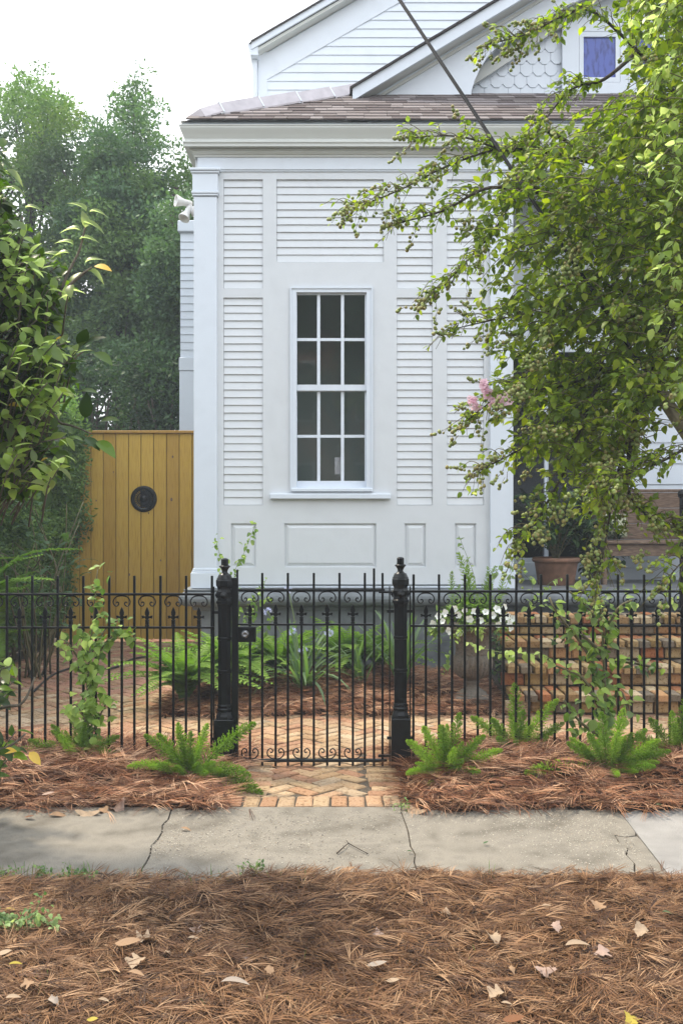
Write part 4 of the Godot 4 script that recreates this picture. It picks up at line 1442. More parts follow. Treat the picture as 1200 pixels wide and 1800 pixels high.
# ---------------------------------------------------------------- across the street, seen in the window glass
func build_across_street() -> void:
	var h := thing("salmon_house", "salmon coloured house across the street mirrored in the window panes", "house", Vector3(-1.5, 0, 17.0))
	var salmon := triplanar(mat(0.40, 0.22, 0.17, 0.8), Vector3(0.5, 0.5, 0.5), noise(40, 0.02, 4, 256, [grey(0.8), grey(1.0)]))
	put("wall", boxed(-4.5, 4.0, -0.03, 8.5, 0.0, 5.0), salmon, h)
	var s := begin()
	prism(s, PackedVector2Array([Vector2(-5.0, 8.501), Vector2(4.5, 8.501), Vector2(-0.25, 11.0)]), 5.2, -0.3)
	put("roof", done(s), M.shingle_edge, h)
	for x in [-3.2, -0.6, 2.0]:
		for y in [1.2, 5.0]:
			var w := put("window", boxed(x, x + 1.1, y, y + 2.3, -0.06, -0.001), M.trim, h)
			put("pane", boxed(x + 0.1, x + 1.0, y + 0.1, y + 2.2, -0.075, -0.061), M.dark_room, w)
	var h2 := thing("grey_house", "grey clapboard house across the street mirrored in the window panes", "house", Vector3(8.5, 0, 16.5))
	put("wall", boxed(-3.5, 4.0, -0.03, 7.5, 0.0, 5.0), M.siding, h2)
	s = begin()
	prism(s, PackedVector2Array([Vector2(-4.0, 7.501), Vector2(4.5, 7.501), Vector2(0.25, 10.0)]), 5.2, -0.3)
	put("roof", done(s), M.shingle_edge, h2)
	var meshes := [cluster_mesh(18, 0.34, 0.17, 0.10)]
	var deep := [Color(0.04, 0.08, 0.03), Color(0.05, 0.10, 0.035), Color(0.035, 0.07, 0.03)]
	for q in [[0.4, 13.5, 3.4, 7.2, "leaning street tree across the street in front of the salmon house"], [-6.0, 14.0, 3.2, 6.6, "round street tree across the street to the left"], [5.2, 13.0, 3.0, 6.8, "street tree across the street before the grey house"], [-11.5, 15.0, 3.6, 7.0, "farthest street tree across the street, near the corner"], [11.0, 14.5, 3.4, 6.6, "street tree across the street at the grey house corner"]]:
		var t := thing("street_tree", q[4], "tree", Vector3(q[0], 0, q[1]), "street trees across the street")
		var st := begin(true)
		tube(st, curve_of([Vector3(0, -0.03, 0), Vector3(0.1, 2.0, 0), Vector3(-0.3, 4.0, 0.1), Vector3(-0.5, 6.5, 0)], 4), 0.36, 0.12, 10)
		for k in 7:
			var a := TAU * k / 7.0
			tube(st, [Vector3(-0.2, 3.2 + 0.3 * k, 0), Vector3(cos(a) * 1.2, 4.6 + 0.3 * k, sin(a) * 1.2), Vector3(cos(a) * 2.2, 5.6 + 0.3 * k, sin(a) * 2.0)], 0.10, 0.03, 6)
		put("trunk", done(st), M.pale_bark, t)
		var xfs := []
		var lc := PackedColorArray()
		for c in (26 if q[0] == 0.4 else 60):
			var cen := Vector3(0, q[3], 0) + rand_dir() * Vector3(q[2], q[2] * 0.75, q[2]) * pow(rf(0.1, 1.0), 0.45)
			var tone := rf(0.8, 1.2)
			for k in 30:
				xfs.append(Transform3D(Basis(rand_dir(), rf(0, TAU)), cen + rand_dir() * 0.75 * rf(0.3, 1.0)))
				lc.append(deep[rng.randi() % 3] * tone)
		many("crown", meshes[0], M.far_leaf, t, xfs, lc)
	var hedge := thing("street_hedge", "clipped hedge across the street in front of both houses", "hedge", Vector3(0, 0, 12.2))
	var hx_ := []
	var hc := PackedColorArray()
	for k in 1500:
		hx_.append(Transform3D(Basis(rand_dir(), rf(0, TAU)), Vector3(rf(-12, 12), rf(0.1, 1.7), rf(-0.4, 0.4))))
		hc.append(pick(deep))
	put("stems", boxed(-12, 12, -0.03, 1.3, -0.25, 0.25), mat(0.02, 0.025, 0.015, 1.0), hedge)
	many("leaves", meshes[0], M.far_leaf, hedge, hx_, hc)

# ---------------------------------------------------------------- iron fence and gate
const FENCE := 6.48
func fx(px: float) -> float:
	return (px - 600.0) * FENCE / F
func fy(py: float) -> float:
	return EYE + (900.0 - py) * FENCE / F
const PX := FENCE / F

func spear_mesh() -> ArrayMesh:     # origin where it stands on the middle rail
	var half := [[0, 0], [2.4, 5], [4.0, 10], [3.6, 14], [2.4, 16.2], [5, 16.6], [7.2, 15.2], [10, 15.6], [8.8, 18.2], [9.4, 20.6], [7, 20.2], [4, 19.4], [2.2, 22], [2.0, 25], [2.6, 35.0]]
	var p := PackedVector2Array()
	for h in half:
		p.append(Vector2(h[0] * PX, (35.5 - h[1]) * PX))
	for k in range(half.size() - 1, 0, -1):
		p.append(Vector2(-half[k][0] * PX, (35.5 - half[k][1]) * PX))
	var s := begin()
	prism(s, p, 0.005, -0.005)
	box(s, Vector3(0, 2.2 * PX, 0), Vector3(0.026, 0.016, 0.026), 0.003)
	box(s, Vector3(0, 7.5 * PX, 0), Vector3(0.023, 0.026, 0.023), 0.003)
	box(s, Vector3(0, 11.5 * PX, 0), Vector3(0.026, 0.010, 0.026), 0.003)
	return done(s)

func scroll_mesh(flip := false) -> ArrayMesh:      # an arch hung from the rail, both ends curled inwards
	var half := [[0, 0.6], [5, 1.0], [9.5, 2.6], [13, 6], [14.8, 10.5], [13.8, 15.2], [10.6, 18.4], [7.2, 17.8], [5.2, 15.2], [5.8, 12.4], [8.0, 11.6], [9.4, 13.2]]
	var pts := []
	for k in range(half.size() - 1, 0, -1):
		pts.append(Vector3(-half[k][0] * PX, -half[k][1] * PX, 0))
	for h in half:
		pts.append(Vector3(h[0] * PX, -h[1] * PX, 0))
	if flip:
		for k in pts.size():
			pts[k].y = -pts[k].y
	var s := begin(true)
	tube(s, curve_of(pts, 3), 0.0044, 0.0044, 5)
	return done(s)

func bar(h: float, w := 0.0152) -> ArrayMesh:
	return boxed(-w * 0.5, w * 0.5, 0, h, w * 0.5, -w * 0.5, 0.0022)

func build_panel(called: String, label: String, longs: Array, shorts: Array, rail_y: float, mid_y: float, tip_y: float, x_from: float, x_to: float) -> void:
	var t := thing(called, label, "fence", Vector3(fx((x_from + x_to) * 0.5), 0, -FENCE), "iron fence panels beside the gate")
	var ox := t.position.x
	var long_bar := bar(fy(tip_y) + 0.05)
	var short_bar := bar(fy(mid_y) + 0.05)
	var spear := spear_mesh()
	var scroll := scroll_mesh()
	put("top_rail", boxed(fx(x_from) - ox, fx(x_to) - ox, fy(rail_y) - 0.0075, fy(rail_y) + 0.0075, 0.016, -0.016, 0.002), M.iron, t)
	put("middle_rail", boxed(fx(x_from) - ox, fx(x_to) - ox, fy(mid_y) - 0.0065, fy(mid_y) + 0.0065, 0.015, -0.015, 0.002), M.iron, t)
	for x in longs:
		put("picket", long_bar, M.iron, t, Transform3D(Basis(Vector3(0, 0, 1), rf(-0.003, 0.003)), Vector3(fx(x) - ox, -0.05, 0)))
	for x in shorts:
		var p := put("picket", short_bar, M.iron, t, Transform3D(Basis(), Vector3(fx(x) - ox, -0.05, 0.0)))
		put("spearhead", spear, M.iron, p, Transform3D(Basis(), Vector3(0, fy(mid_y) + 0.05 + 0.003, 0)))
		put("scroll", scroll, M.iron, t, Transform3D(Basis(), Vector3(fx(x) - ox, fy(rail_y) - 0.008, 0.004)))

func build_fence() -> void:
	build_panel("iron_fence", "black iron fence panel left of the gate, behind the camellia and two foxtail ferns",
		[-167, -122, -77, -32, 13, 57, 102, 147, 192, 236.5, 281.5, 327, 372], [-145, -100, -55, -9, 35, 80, 125, 169, 214.5, 259, 305, 350], 1044.5, 1103, 1012, -190, 377)
	build_panel("iron_fence", "black iron fence panel right of the gate, in front of the brick steps",
		[726, 771, 816, 861, 906, 951, 996, 1041, 1086, 1131, 1176, 1221, 1266, 1311, 1356], [748, 794, 839, 884, 929, 974, 1019, 1064, 1109, 1154, 1198, 1243, 1288, 1333], 1039.5, 1100, 1009.5, 720, 1380)
	# gate
	var g := thing("iron_gate", "black iron garden gate with lock box between two cast posts", "gate", Vector3(fx(540), 0, -FENCE))
	var ox := g.position.x
	var spear := spear_mesh()
	var scroll := scroll_mesh()
	var low_scroll := scroll_mesh(true)
	put("stile", boxed(fx(407.5) - ox, fx(419) - ox, fy(1347), fy(1015.5), 0.02, -0.02, 0.002), M.iron, g)
	put("stile", boxed(fx(415.5) - ox, fx(419) - ox, fy(1016), fy(1001), 0.007, -0.007, 0.002), M.iron, g)
	put("stile", boxed(fx(655) - ox, fx(659) - ox, fy(1346), fy(999), 0.012, -0.012, 0.002), M.iron, g)
	put("top_rail", boxed(fx(419) - ox, fx(676) - ox, fy(1037) - 0.0075, fy(1037) + 0.0075, 0.016, -0.016, 0.002), M.iron, g)
	put("middle_rail", boxed(fx(419) - ox, fx(657) - ox, fy(1097.5) - 0.0065, fy(1097.5) + 0.0065, 0.015, -0.015, 0.002), M.iron, g)
	put("bottom_rail", boxed(fx(419) - ox, fx(680) - ox, fy(1336.5) - 0.0085, fy(1336.5) + 0.0085, 0.018, -0.018, 0.003), M.iron, g)
	var long_bar := bar(fy(1007) - fy(1346))
	var short_bar := bar(fy(1097.5) - fy(1346))
	for x in [461, 506, 551.5, 596.5, 641]:
		put("picket", long_bar, M.iron, g, Transform3D(Basis(), Vector3(fx(x) - ox, fy(1346), 0)))
	for x in [439.5, 484.5, 530, 575, 620]:
		var p := put("picket", short_bar, M.iron, g, Transform3D(Basis(), Vector3(fx(x) - ox, fy(1346), 0)))
		put("spearhead", spear, M.iron, p, Transform3D(Basis(), Vector3(0, fy(1097.5) - fy(1346) + 0.003, 0)))
		put("scroll", scroll, M.iron, g, Transform3D(Basis(), Vector3(fx(x) - ox, fy(1037) - 0.008, 0.004)))
		put("scroll", low_scroll, M.iron, g, Transform3D(Basis(), Vector3(fx(x) - ox, fy(1336.5) + 0.009, 0.004)))
	put("hinge_rod", boxed(fx(670) - ox, fx(674) - ox, fy(1356), fy(1007), 0.009, -0.009, 0.003), M.iron, g)
	put("hinge", boxed(fx(665) - ox, fx(688) - ox, fy(1040) - 0.008, fy(1040) + 0.006, 0.03, 0.017, 0.002), M.iron, g)
	put("hinge", boxed(fx(664) - ox, fx(690) - ox, fy(1327) - 0.008, fy(1327) + 0.008, 0.03, 0.017, 0.002), M.iron, g)
	var lock := put("lock_box", boxed(fx(419.2) - ox, fx(450) - ox, fy(1127.5), fy(1101), 0.035, -0.03, 0.003), M.iron, g)
	var s := begin(true)
	lathe(s, [Vector2(0.026, 0.0), Vector2(0.026, 0.004), Vector2(0.021, 0.008), Vector2(0.021, 0.016), Vector2(0.017, 0.020), Vector2(0.009, 0.020), Vector2(0.008, 0.012), Vector2(0.0, 0.012)], 20)
	put("lock_cylinder", done(s), M.lock, lock, Transform3D(Basis(Vector3(1, 0, 0), PI / 2), Vector3(fx(432) - ox, fy(1113.5), 0.0352)))
	# cast posts
	for q in [["cast-iron gate post with turned finial, beside the lock of the gate", 395.0, 981.0], ["cast-iron gate post with turned finial, on the hinge side of the gate", 703.5, 979.0]]:
		var t := thing("gate_post", q[0], "post", Vector3(fx(q[1]), 0, -FENCE - 0.005), "cast-iron gate posts")
		var dy: float = q[2] - 979.0
		var yy := func(py: float) -> float: return fy(py + dy)
		s = begin()
		var sq := func(st: SurfaceTool, list: Array) -> void:      # square section
			var pr := []
			for e in list:
				pr.append(Vector2(e[0] * PX * 1.4142, yy.call(e[1])))
			lathe(st, pr, 4, Vector3.ZERO, PI / 4)
		sq.call(s, [[17.4, 1362], [16.2, 1262], [14.8, 1260.5]])
		put("base", done(s), M.iron, t)
		s = begin()
		var pr := []
		for e in [[15.2, 1260.4], [14.6, 1256], [12.4, 1251], [11.6, 1248.5], [13.2, 1247], [13.4, 1243.5], [11.6, 1241.5], [12.4, 1239], [12.0, 1236.5], [11.1, 1235], [11.0, 1181], [12.3, 1180], [12.3, 1175.5], [11.1, 1174.5], [11.1, 1123], [12.4, 1122], [12.4, 1118], [11.3, 1117], [11.5, 1067], [12.8, 1060], [14.6, 1058], [14.6, 1054.5], [12.6, 1053], [12.2, 1048], [13.2, 1042], [13.4, 1038], [12.2, 1035], [11.9, 1032.5], [13.0, 1029.5], [14.7, 1027], [14.9, 1018], [13.6, 1016]]:
			pr.append(Vector2(e[0] * PX * 1.06, yy.call(e[1])))
		lathe(s, pr, 8, Vector3.ZERO, PI / 8)
		put("shaft", done(s), M.iron, t)
		s = begin(true)
		pr = []
		for e in [[13.8, 1016.2], [14.0, 1014.5], [12.4, 1013.2], [12.2, 1011.4], [11.2, 1010.2], [11.0, 1008.4], [8.0, 1007], [5.5, 1004.8], [4.8, 1003.0], [5.4, 1000.5], [7.6, 996.5], [9.8, 994.4], [9.9, 993.2], [8.2, 992.2]]:
			pr.append(Vector2(e[0] * PX, yy.call(e[1])))
		lathe(s, pr, 20)
		var fin := put("finial", done(s), M.iron, t)
		s = begin()
		pr = []
		for e in [[6.4, 992.6], [6.5, 981.5], [5.4, 980.2], [3.0, 979.2], [0.0, 978.8]]:
			pr.append(Vector2(e[0] * PX * 1.04, yy.call(e[1])))
		lathe(s, pr, 8, Vector3.ZERO, PI / 8)
		put("knob", done(s), M.iron, fin)
		for k in 4:
			s = begin(true)
			lathe(s, [Vector2(0.024, 0.0), Vector2(0.022, 0.006), Vector2(0.012, 0.008), Vector2(0.010, 0.013), Vector2(0.0, 0.016)], 12)
			put("rosette", done(s), M.iron, t, Transform3D(Basis(Vector3.UP, k * PI / 2) * Basis(Vector3(1, 0, 0), PI / 2), Basis(Vector3.UP, k * PI / 2) * Vector3(0, yy.call(1044.0), 13.0 * PX)))
		for e in [[-1.0, 19.0], [1.0, 17.0]]:
			if (q[1] < 500.0) == (e[0] < 0.0) or q[1] > 500.0:
				var bx: float = e[0] * e[1] * PX
				s = begin()
				box2(s, bx - 0.004, bx + 0.004, -0.03, fy(1031), 0.008, -0.008, 0.001)
				put("end_bar", done(s), M.iron, t)
				s = begin()
				box2(s, minf(bx * 0.6, bx * 1.25), maxf(bx * 0.6, bx * 1.25), yy.call(1077), yy.call(1072), 0.006, -0.006, 0.001)
				box2(s, minf(bx * 0.6, bx * 1.25), maxf(bx * 0.6, bx * 1.25), yy.call(1300), yy.call(1295), 0.006, -0.006, 0.001)
				put("bracket", done(s), M.iron, t)

# ---------------------------------------------------------------- urn
func foxtail_mesh(bend: float, needles: int, c0: Color, c1: Color, fat := 0.122) -> ArrayMesh:
	# one plume, 1 m long along +Y, leaning towards +Z with its bend
	var st := begin()
	var axis := func(t: float) -> Vector3: return Vector3(0, t * (1.0 - 0.25 * bend * t), bend * t * t * 0.8)
	# short side twigs, each a little tuft of needles
	var tufts := needles / 15
	for i in tufts:
		var t := pow((i + rf(0, 1)) / tufts, 0.9)
		var r := fat * (0.40 + 0.60 * smoothstep(0.0, 0.22, t)) * pow(1.0 - pow(t, 3.5), 0.7) * rf(0.85, 1.10)
		var p: Vector3 = axis.call(t * 0.97)
		var q: Vector3 = axis.call(minf(t * 0.97 + 0.02, 1.0))
		var up := (q - p).normalized()
		var a := i * 2.39996 + rf(-0.4, 0.4)
		var s := up.cross(Vector3(1, 0, 0)).normalized()
		var dir := ((s * cos(a) + up.cross(s) * sin(a)) + up * rf(0.45, 0.8)).normalized()
		var tone := rf(0.0, 1.0)
		for k in 15:
			var u := rf(0.1, 1.0)
			var root := p + dir * r * u
			var nd := (dir * 0.9 + rand_dir() * 0.55).normalized()
			var tip := root + nd * (0.020 + 0.014 * (1.0 - u))
			var w := nd.cross(rand_dir()).normalized() * 0.0062
			var paleness := clampf(u * 0.65 + tone * 0.45 - 0.15 + t * 0.1, 0.0, 1.0)  # needles run paler towards the tuft and plume tips
			st.set_color(c0.lerp(c1, paleness))
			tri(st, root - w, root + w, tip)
	st.set_color(c0)
	var line := []
	for k in 6:
		line.append(axis.call(k / 5.0 * 0.9))
	tube(st, line, 0.012, 0.004, 4)
	return done(st)

func build_urn() -> void:
	var at := Vector3(1.105, 0.045, -8.45)
	var u := thing("garden_urn", "weathered grey garden urn on a fluted stem bowl beside the brick steps", "urn", at)
	var s := begin()
	box2(s, -0.15, 0.15, 0.0, 0.055, 0.15, -0.15, 0.01)
	put("plinth", done(s), M.urn, u)
	s = begin(true)
	lathe(s, [Vector2(0.13, 0.0555), Vector2(0.125, 0.075), Vector2(0.085, 0.10), Vector2(0.058, 0.125), Vector2(0.055, 0.15), Vector2(0.068, 0.165), Vector2(0.068, 0.175), Vector2(0.05, 0.185)], 28)
	put("stem", done(s), M.urn, u)
	s = begin(true)
	lathe(s, [Vector2(0.05, 0.185), Vector2(0.095, 0.20), Vector2(0.145, 0.235), Vector2(0.172, 0.285), Vector2(0.178, 0.335), Vector2(0.168, 0.375), Vector2(0.145, 0.395), Vector2(0.14, 0.40)], 144, Vector3.ZERO, 0.0, 24, 0.19, 0.40, 0.10)
	put("bowl", done(s), M.urn, u)
	s = begin(true)
	lathe(s, [Vector2(0.138, 0.40), Vector2(0.142, 0.408), Vector2(0.138, 0.415), Vector2(0.139, 0.44), Vector2(0.145, 0.50), Vector2(0.158, 0.56), Vector2(0.185, 0.60), Vector2(0.21, 0.612)], 40)
	put("neck", done(s), M.urn, u)
	s = begin(true)
	lathe(s, [Vector2(0.208, 0.612), Vector2(0.25, 0.618), Vector2(0.262, 0.63), Vector2(0.262, 0.64), Vector2(0.268, 0.66), Vector2(0.262, 0.682), Vector2(0.245, 0.69), Vector2(0.225, 0.685), Vector2(0.215, 0.66)], 48)
	lathe(s, [Vector2(0.217, 0.655), Vector2(0.0, 0.67)], 24)
	var rim := put("rim", done(s), M.urn, u)
	s = begin()      # egg-and-dart beading round the rim
	for k in 32:
		var a := TAU * k / 32.0
		box(s, Vector3(cos(a) * 0.262, 0.66, sin(a) * 0.262), Vector3(0.018, 0.026, 0.022), 0.006, Basis(Vector3.UP, -a))
	put("beading", done(s), M.urn, rim)
	# what grows in it
	var p := thing("petunia", "white petunias and small leaves spilling over the urn rim", "flowers", at + Vector3(0, 0.67, 0))
	var leaf := leaf_mesh(0.062, 0.034, 0.2, 0.4, 3)
	var greens := [Color(0.22, 0.31, 0.06), Color(0.28, 0.38, 0.08), Color(0.16, 0.24, 0.055)]
	var xfs := []
	var cols := PackedColorArray()
	var stems := begin(true)
	for k in 95:
		var a := rf(0, TAU)
		var r := rf(0.05, 0.38)
		var tip := Vector3(cos(a) * r, 0.16 * (1.0 - pow(r / 0.36, 2.0)) * rf(0.5, 1.2) - maxf(0.0, r - 0.27) * rf(0.3, 1.2), sin(a) * r)
		var line := [Vector3(cos(a) * 0.05, 0, sin(a) * 0.05), Vector3(cos(a) * r * 0.6, tip.y * 0.5 + 0.06, sin(a) * r * 0.6), tip]
		tube(stems, line, 0.003, 0.002, 4)
		for q in 20:
			var c: Vector3 = line[1].lerp(tip, rf(0.1, 1.0))
			xfs.append(Transform3D(aim(rand_dir() + Vector3(cos(a), 0.3, sin(a)) * 0.6, Vector3.UP).scaled(Vector3.ONE * rf(0.6, 1.1)), c + rand_dir() * 0.03))
			cols.append(pick(greens))
	put("stems", done(stems), M.green_stem, p)
	leaves_of(p, leaf, xfs, cols, palette_mats(greens, 0.55, 0.6), M.leaf, 40)
	s = begin(true)      # a five-lobed trumpet opening towards +Z
	for k in 20:
		var a0 := TAU * k / 20.0
		var a1 := TAU * (k + 1) / 20.0
		var r0 := 0.034 * (0.80 + 0.20 * absf(cos(a0 * 2.5)))
		var r1 := 0.034 * (0.80 + 0.20 * absf(cos(a1 * 2.5)))
		var w0 := 0.004 * sin(a0 * 5.0)
		var w1 := 0.004 * sin(a1 * 5.0)
		quad(s, Vector3(cos(a0) * 0.007, sin(a0) * 0.007, -0.012), Vector3(cos(a0) * r0, sin(a0) * r0, w0), Vector3(cos(a1) * r1, sin(a1) * r1, w1), Vector3(cos(a1) * 0.007, sin(a1) * 0.007, -0.012))
		tri(s, Vector3(0, 0, -0.05), Vector3(cos(a0) * 0.007, sin(a0) * 0.007, -0.012), Vector3(cos(a1) * 0.007, sin(a1) * 0.007, -0.012))
	var flower := done(s)
	for f in [[-0.335, -0.01], [-0.27, 0.03], [-0.25, 0.10], [-0.18, 0.14], [-0.15, 0.09], [-0.22, -0.045], [-0.14, -0.055], [-0.06, 0.06], [-0.02, 0.12], [0.03, 0.05], [0.07, 0.12], [0.13, 0.09], [0.17, 0.14], [0.21, 0.10], [0.22, 0.05], [0.27, 0.07], [0.29, 0.01], [0.33, 0.04], [0.31, -0.03], [0.24, 0.15], [-0.30, 0.07], [0.18, 0.01], [-0.10, 0.13]]:
		var z := sqrt(maxf(0.0, 0.115 - f[0] * f[0])) * 0.9 + 0.02
		var dir := Vector3(f[0] * 2.0 + rf(-0.4, 0.4), 0.25 + rf(-0.5, 0.3), 0.7)
		put("flower", flower, M.petal, p, Transform3D(aim(dir, Vector3(rf(-1, 1), 1, 0)).scaled(Vector3.ONE * rf(0.75, 1.12)), Vector3(f[0], f[1], z)))
	var fx_ := thing("foxtail_fern", "pale green upright foxtail plumes rising behind the petunias in the urn", "fern", at + Vector3(0.02, 0.66, -0.05))
	var plume := [foxtail_mesh(0.1, 1300, Color(0.28, 0.40, 0.08), Color(0.42, 0.54, 0.14), 0.11), foxtail_mesh(0.3, 1300, Color(0.28, 0.40, 0.08), Color(0.42, 0.54, 0.14), 0.11)]
	for q in [[-0.17, 0.46, -0.10], [-0.10, 0.40, -0.1], [0.0, 0.66, 0.02], [0.06, 0.54, 0.03], [0.11, 0.44, 0.1], [0.19, 0.46, 0.14], [-0.03, 0.52, -0.04], [0.14, 0.5, 0.05], [-0.13, 0.36, -0.2]]:
		put("plume", plume[rng.randi() % 2], M.plume, fx_, Transform3D(Basis(Vector3(0, 0, 1), -q[2] * 0.8) * Basis(Vector3.UP, rf(0, TAU)) * Basis.from_scale(Vector3.ONE * q[1]), Vector3(q[0], 0, 0)))

# ---------------------------------------------------------------- pine straw
func needle_mesh(bend: float, spread: float) -> ArrayMesh:      # three needles joined at one end, about 1 long, lying along +Z
	var st := begin()
	for k in 3:
		var a := (k - 1) * spread + rf(-0.03, 0.03)
		var side := bend * rf(0.6, 1.3)
		var lift := rf(0.02, 0.12)
		var pts := []
		for i in 4:
			var t := i / 3.0
			pts.append(Vector3(sin(a) * t + side * t * t, lift * sin(PI * t) + 0.01 * k, t * cos(a)))
		for i in 3:
			var w0: float = 0.0125 * (1.0 - 0.25 * i / 3.0)
			var w1: float = 0.0125 * (1.0 - 0.25 * (i + 1) / 3.0) if i < 2 else 0.002
			var x := Vector3(1, 0.3, 0).normalized()
			quad(st, pts[i] - x * w0, pts[i + 1] - x * w1, pts[i + 1] + x * w1, pts[i] + x * w0)
	return done(st)

func build_straw() -> void:
	var meshes := []
	for b in [[0.01, 0.16], [-0.05, 0.30], [0.08, 0.10], [0.02, 0.42]]:
		meshes.append(needle_mesh(b[0], b[1]))
	var red := [Color(0.25, 0.10, 0.045), Color(0.16, 0.062, 0.029), Color(0.40, 0.215, 0.115), Color(0.075, 0.030, 0.016), Color(0.27, 0.12, 0.056), Color(0.12, 0.048, 0.024), Color(0.47, 0.28, 0.17)]
	var brown := [Color(0.116, 0.051, 0.020), Color(0.073, 0.031, 0.013), Color(0.181, 0.090, 0.039), Color(0.039, 0.016, 0.007), Color(0.133, 0.061, 0.024), Color(0.327, 0.195, 0.105), Color(0.090, 0.041, 0.018), Color(0.224, 0.117, 0.054)]
	# place, label, x0, x1, d0, d1, per square metre, colours, length
	for q in [["verge", "pine straw strewn over the verge in front of the pavement", -2.6, 2.6, 2.45, 4.75, 5200, brown, 0.075, 0.15],
			["left", "red-brown pine straw on the bed left of the brick path", -2.9, -0.5, 5.45, 7.2, 2300, red, 0.15, 0.24],
			["right", "red-brown pine straw on the bed right of the brick path", 0.2, 2.9, 5.45, 7.2, 2300, red, 0.15, 0.24],
			["house", "red-brown pine straw on the bed along the house foundation", -1.6, 1.6, 7.9, 10.0, 1900, red, 0.16, 0.25]]:
		var n := int((q[3] - q[2]) * (q[5] - q[4]) * q[6])
		var sets := [[], [], [], []]
		var tints := [PackedColorArray(), PackedColorArray(), PackedColorArray(), PackedColorArray()]
		for i in n:
			var x := rf(q[2], q[3])
			var d := rf(q[4], q[5])
			var h := bed_height(q[0], x, d)
			if h < 0.0:
				# a few strays lie beyond the edge
				if rng.randf() > 0.10 or bed_height(q[0], x + rf(-0.2, 0.2), d + rf(-0.22, 0.22)) < 0.0:
					continue
				h = 0.003
			var k := rng.randi() % 4
			var flow := hills.get_noise_2d(x * 60.0 + 500.0, d * 60.0) * (2.5 if q[0] == "verge" else 2.4)
			var a := flow + rf(-1.9, 1.9) + (PI if rng.randf() < 0.5 else 0.0)
			var tilt := rf(-0.16, 0.10) if q[0] == "verge" else rf(-0.28, 0.16)
			var l := rf(q[8], q[9])
			var lift := rf(0.0, 0.022 if q[0] == "verge" else 0.035) if h > 0.004 else 0.0
			sets[k].append(Transform3D(Basis(Vector3.UP, a) * Basis(Vector3(1, 0, 0), tilt if h > 0.004 else 0.0) * Basis(Vector3(0, 0, 1), rf(-0.5, 0.5) if h > 0.004 else 0.0) * Basis.from_scale(Vector3((0.4 * l + 0.075) * 0.9, l, l)), Vector3(x, h + lift, -d)))
			tints[k].append(pick(q[7]))
		var t := thing("pine_straw", q[1], "pine straw", Vector3.ZERO)
		t.set_meta("kind", "stuff")
		for k in 4:
			many("needles", meshes[k], M.needle, t, sets[k], tints[k])

# ---------------------------------------------------------------- plants in the beds
func fern_frond(arch: float, pairs: int, spread: float, c0: Color, c1: Color) -> ArrayMesh:
	# a sword-fern frond 1 m long that rises along +Y and arches towards +Z
	var st := begin()
	var axis := func(t: float) -> Vector3: return Vector3(0, t * (1.0 - arch * 0.55 * t), arch * t * t * 0.75)
	for i in pairs:
		var t := 0.10 + 0.90 * i / pairs
		var p: Vector3 = axis.call(t)
		var q: Vector3 = axis.call(t + 0.02)
		var up := (q - p).normalized()
		var l := spread * pow(sin(PI * clampf(0.12 + t * 0.86, 0, 1)), 0.7)
		for s in [-1.0, 1.0]:
			var o := Vector3(s, 0, 0) + up * 0.35 + Vector3(0, -0.12, 0.05) * rf(0.0, 2.0)
			o = o.normalized() * l * rf(0.85, 1.1)
			var w := up * (0.40 / pairs)
			st.set_color(c0.lerp(c1, t * 0.6 + rf(0, 0.4)))
			var nrm := Vector3(0, 0.012, 0.0)
			quad(st, p - w * 0.6, p + o * 0.6 - w * 0.7 + nrm, p + o, p + w)
			tri(st, p + w, p + o, p + o * 0.55 + w * 1.1)
	st.set_color(c0 * 0.8)
	var line := []
	for k in 8:
		line.append(axis.call(k / 7.0))
	tube(st, line, 0.007, 0.002, 4)
	return done(st)

func strap_mesh(bend: float, w: float, c: Color) -> ArrayMesh:     # a strap leaf 1 m long, rising along +Y and falling over towards +Z
	var st := begin(true)
	st.set_color(c)
	var prev := []
	for i in 9:
		var t := i / 8.0
		var a := bend * t
		var p := Vector3(0, sin(minf(a, 3.0)) / maxf(bend, 0.2) if bend > 0.2 else t, (1.0 - cos(a)) / maxf(bend, 0.2))
		var hw := w * (1.0 if t < 0.6 else 1.0 - pow((t - 0.6) / 0.4, 2.0) * 0.95)
		var row := [p + Vector3(-hw, 0.0, 0.0), p + Vector3(0, -0.3 * hw, -0.3 * hw), p + Vector3(hw, 0.0, 0.0)]
		if i > 0:
			for s in 2:
				quad(st, prev[s], prev[s + 1], row[s + 1], row[s])
		prev = row
	return done(st)

func turn_y(a: float) -> Basis:
	return Basis(Vector3.UP, a)

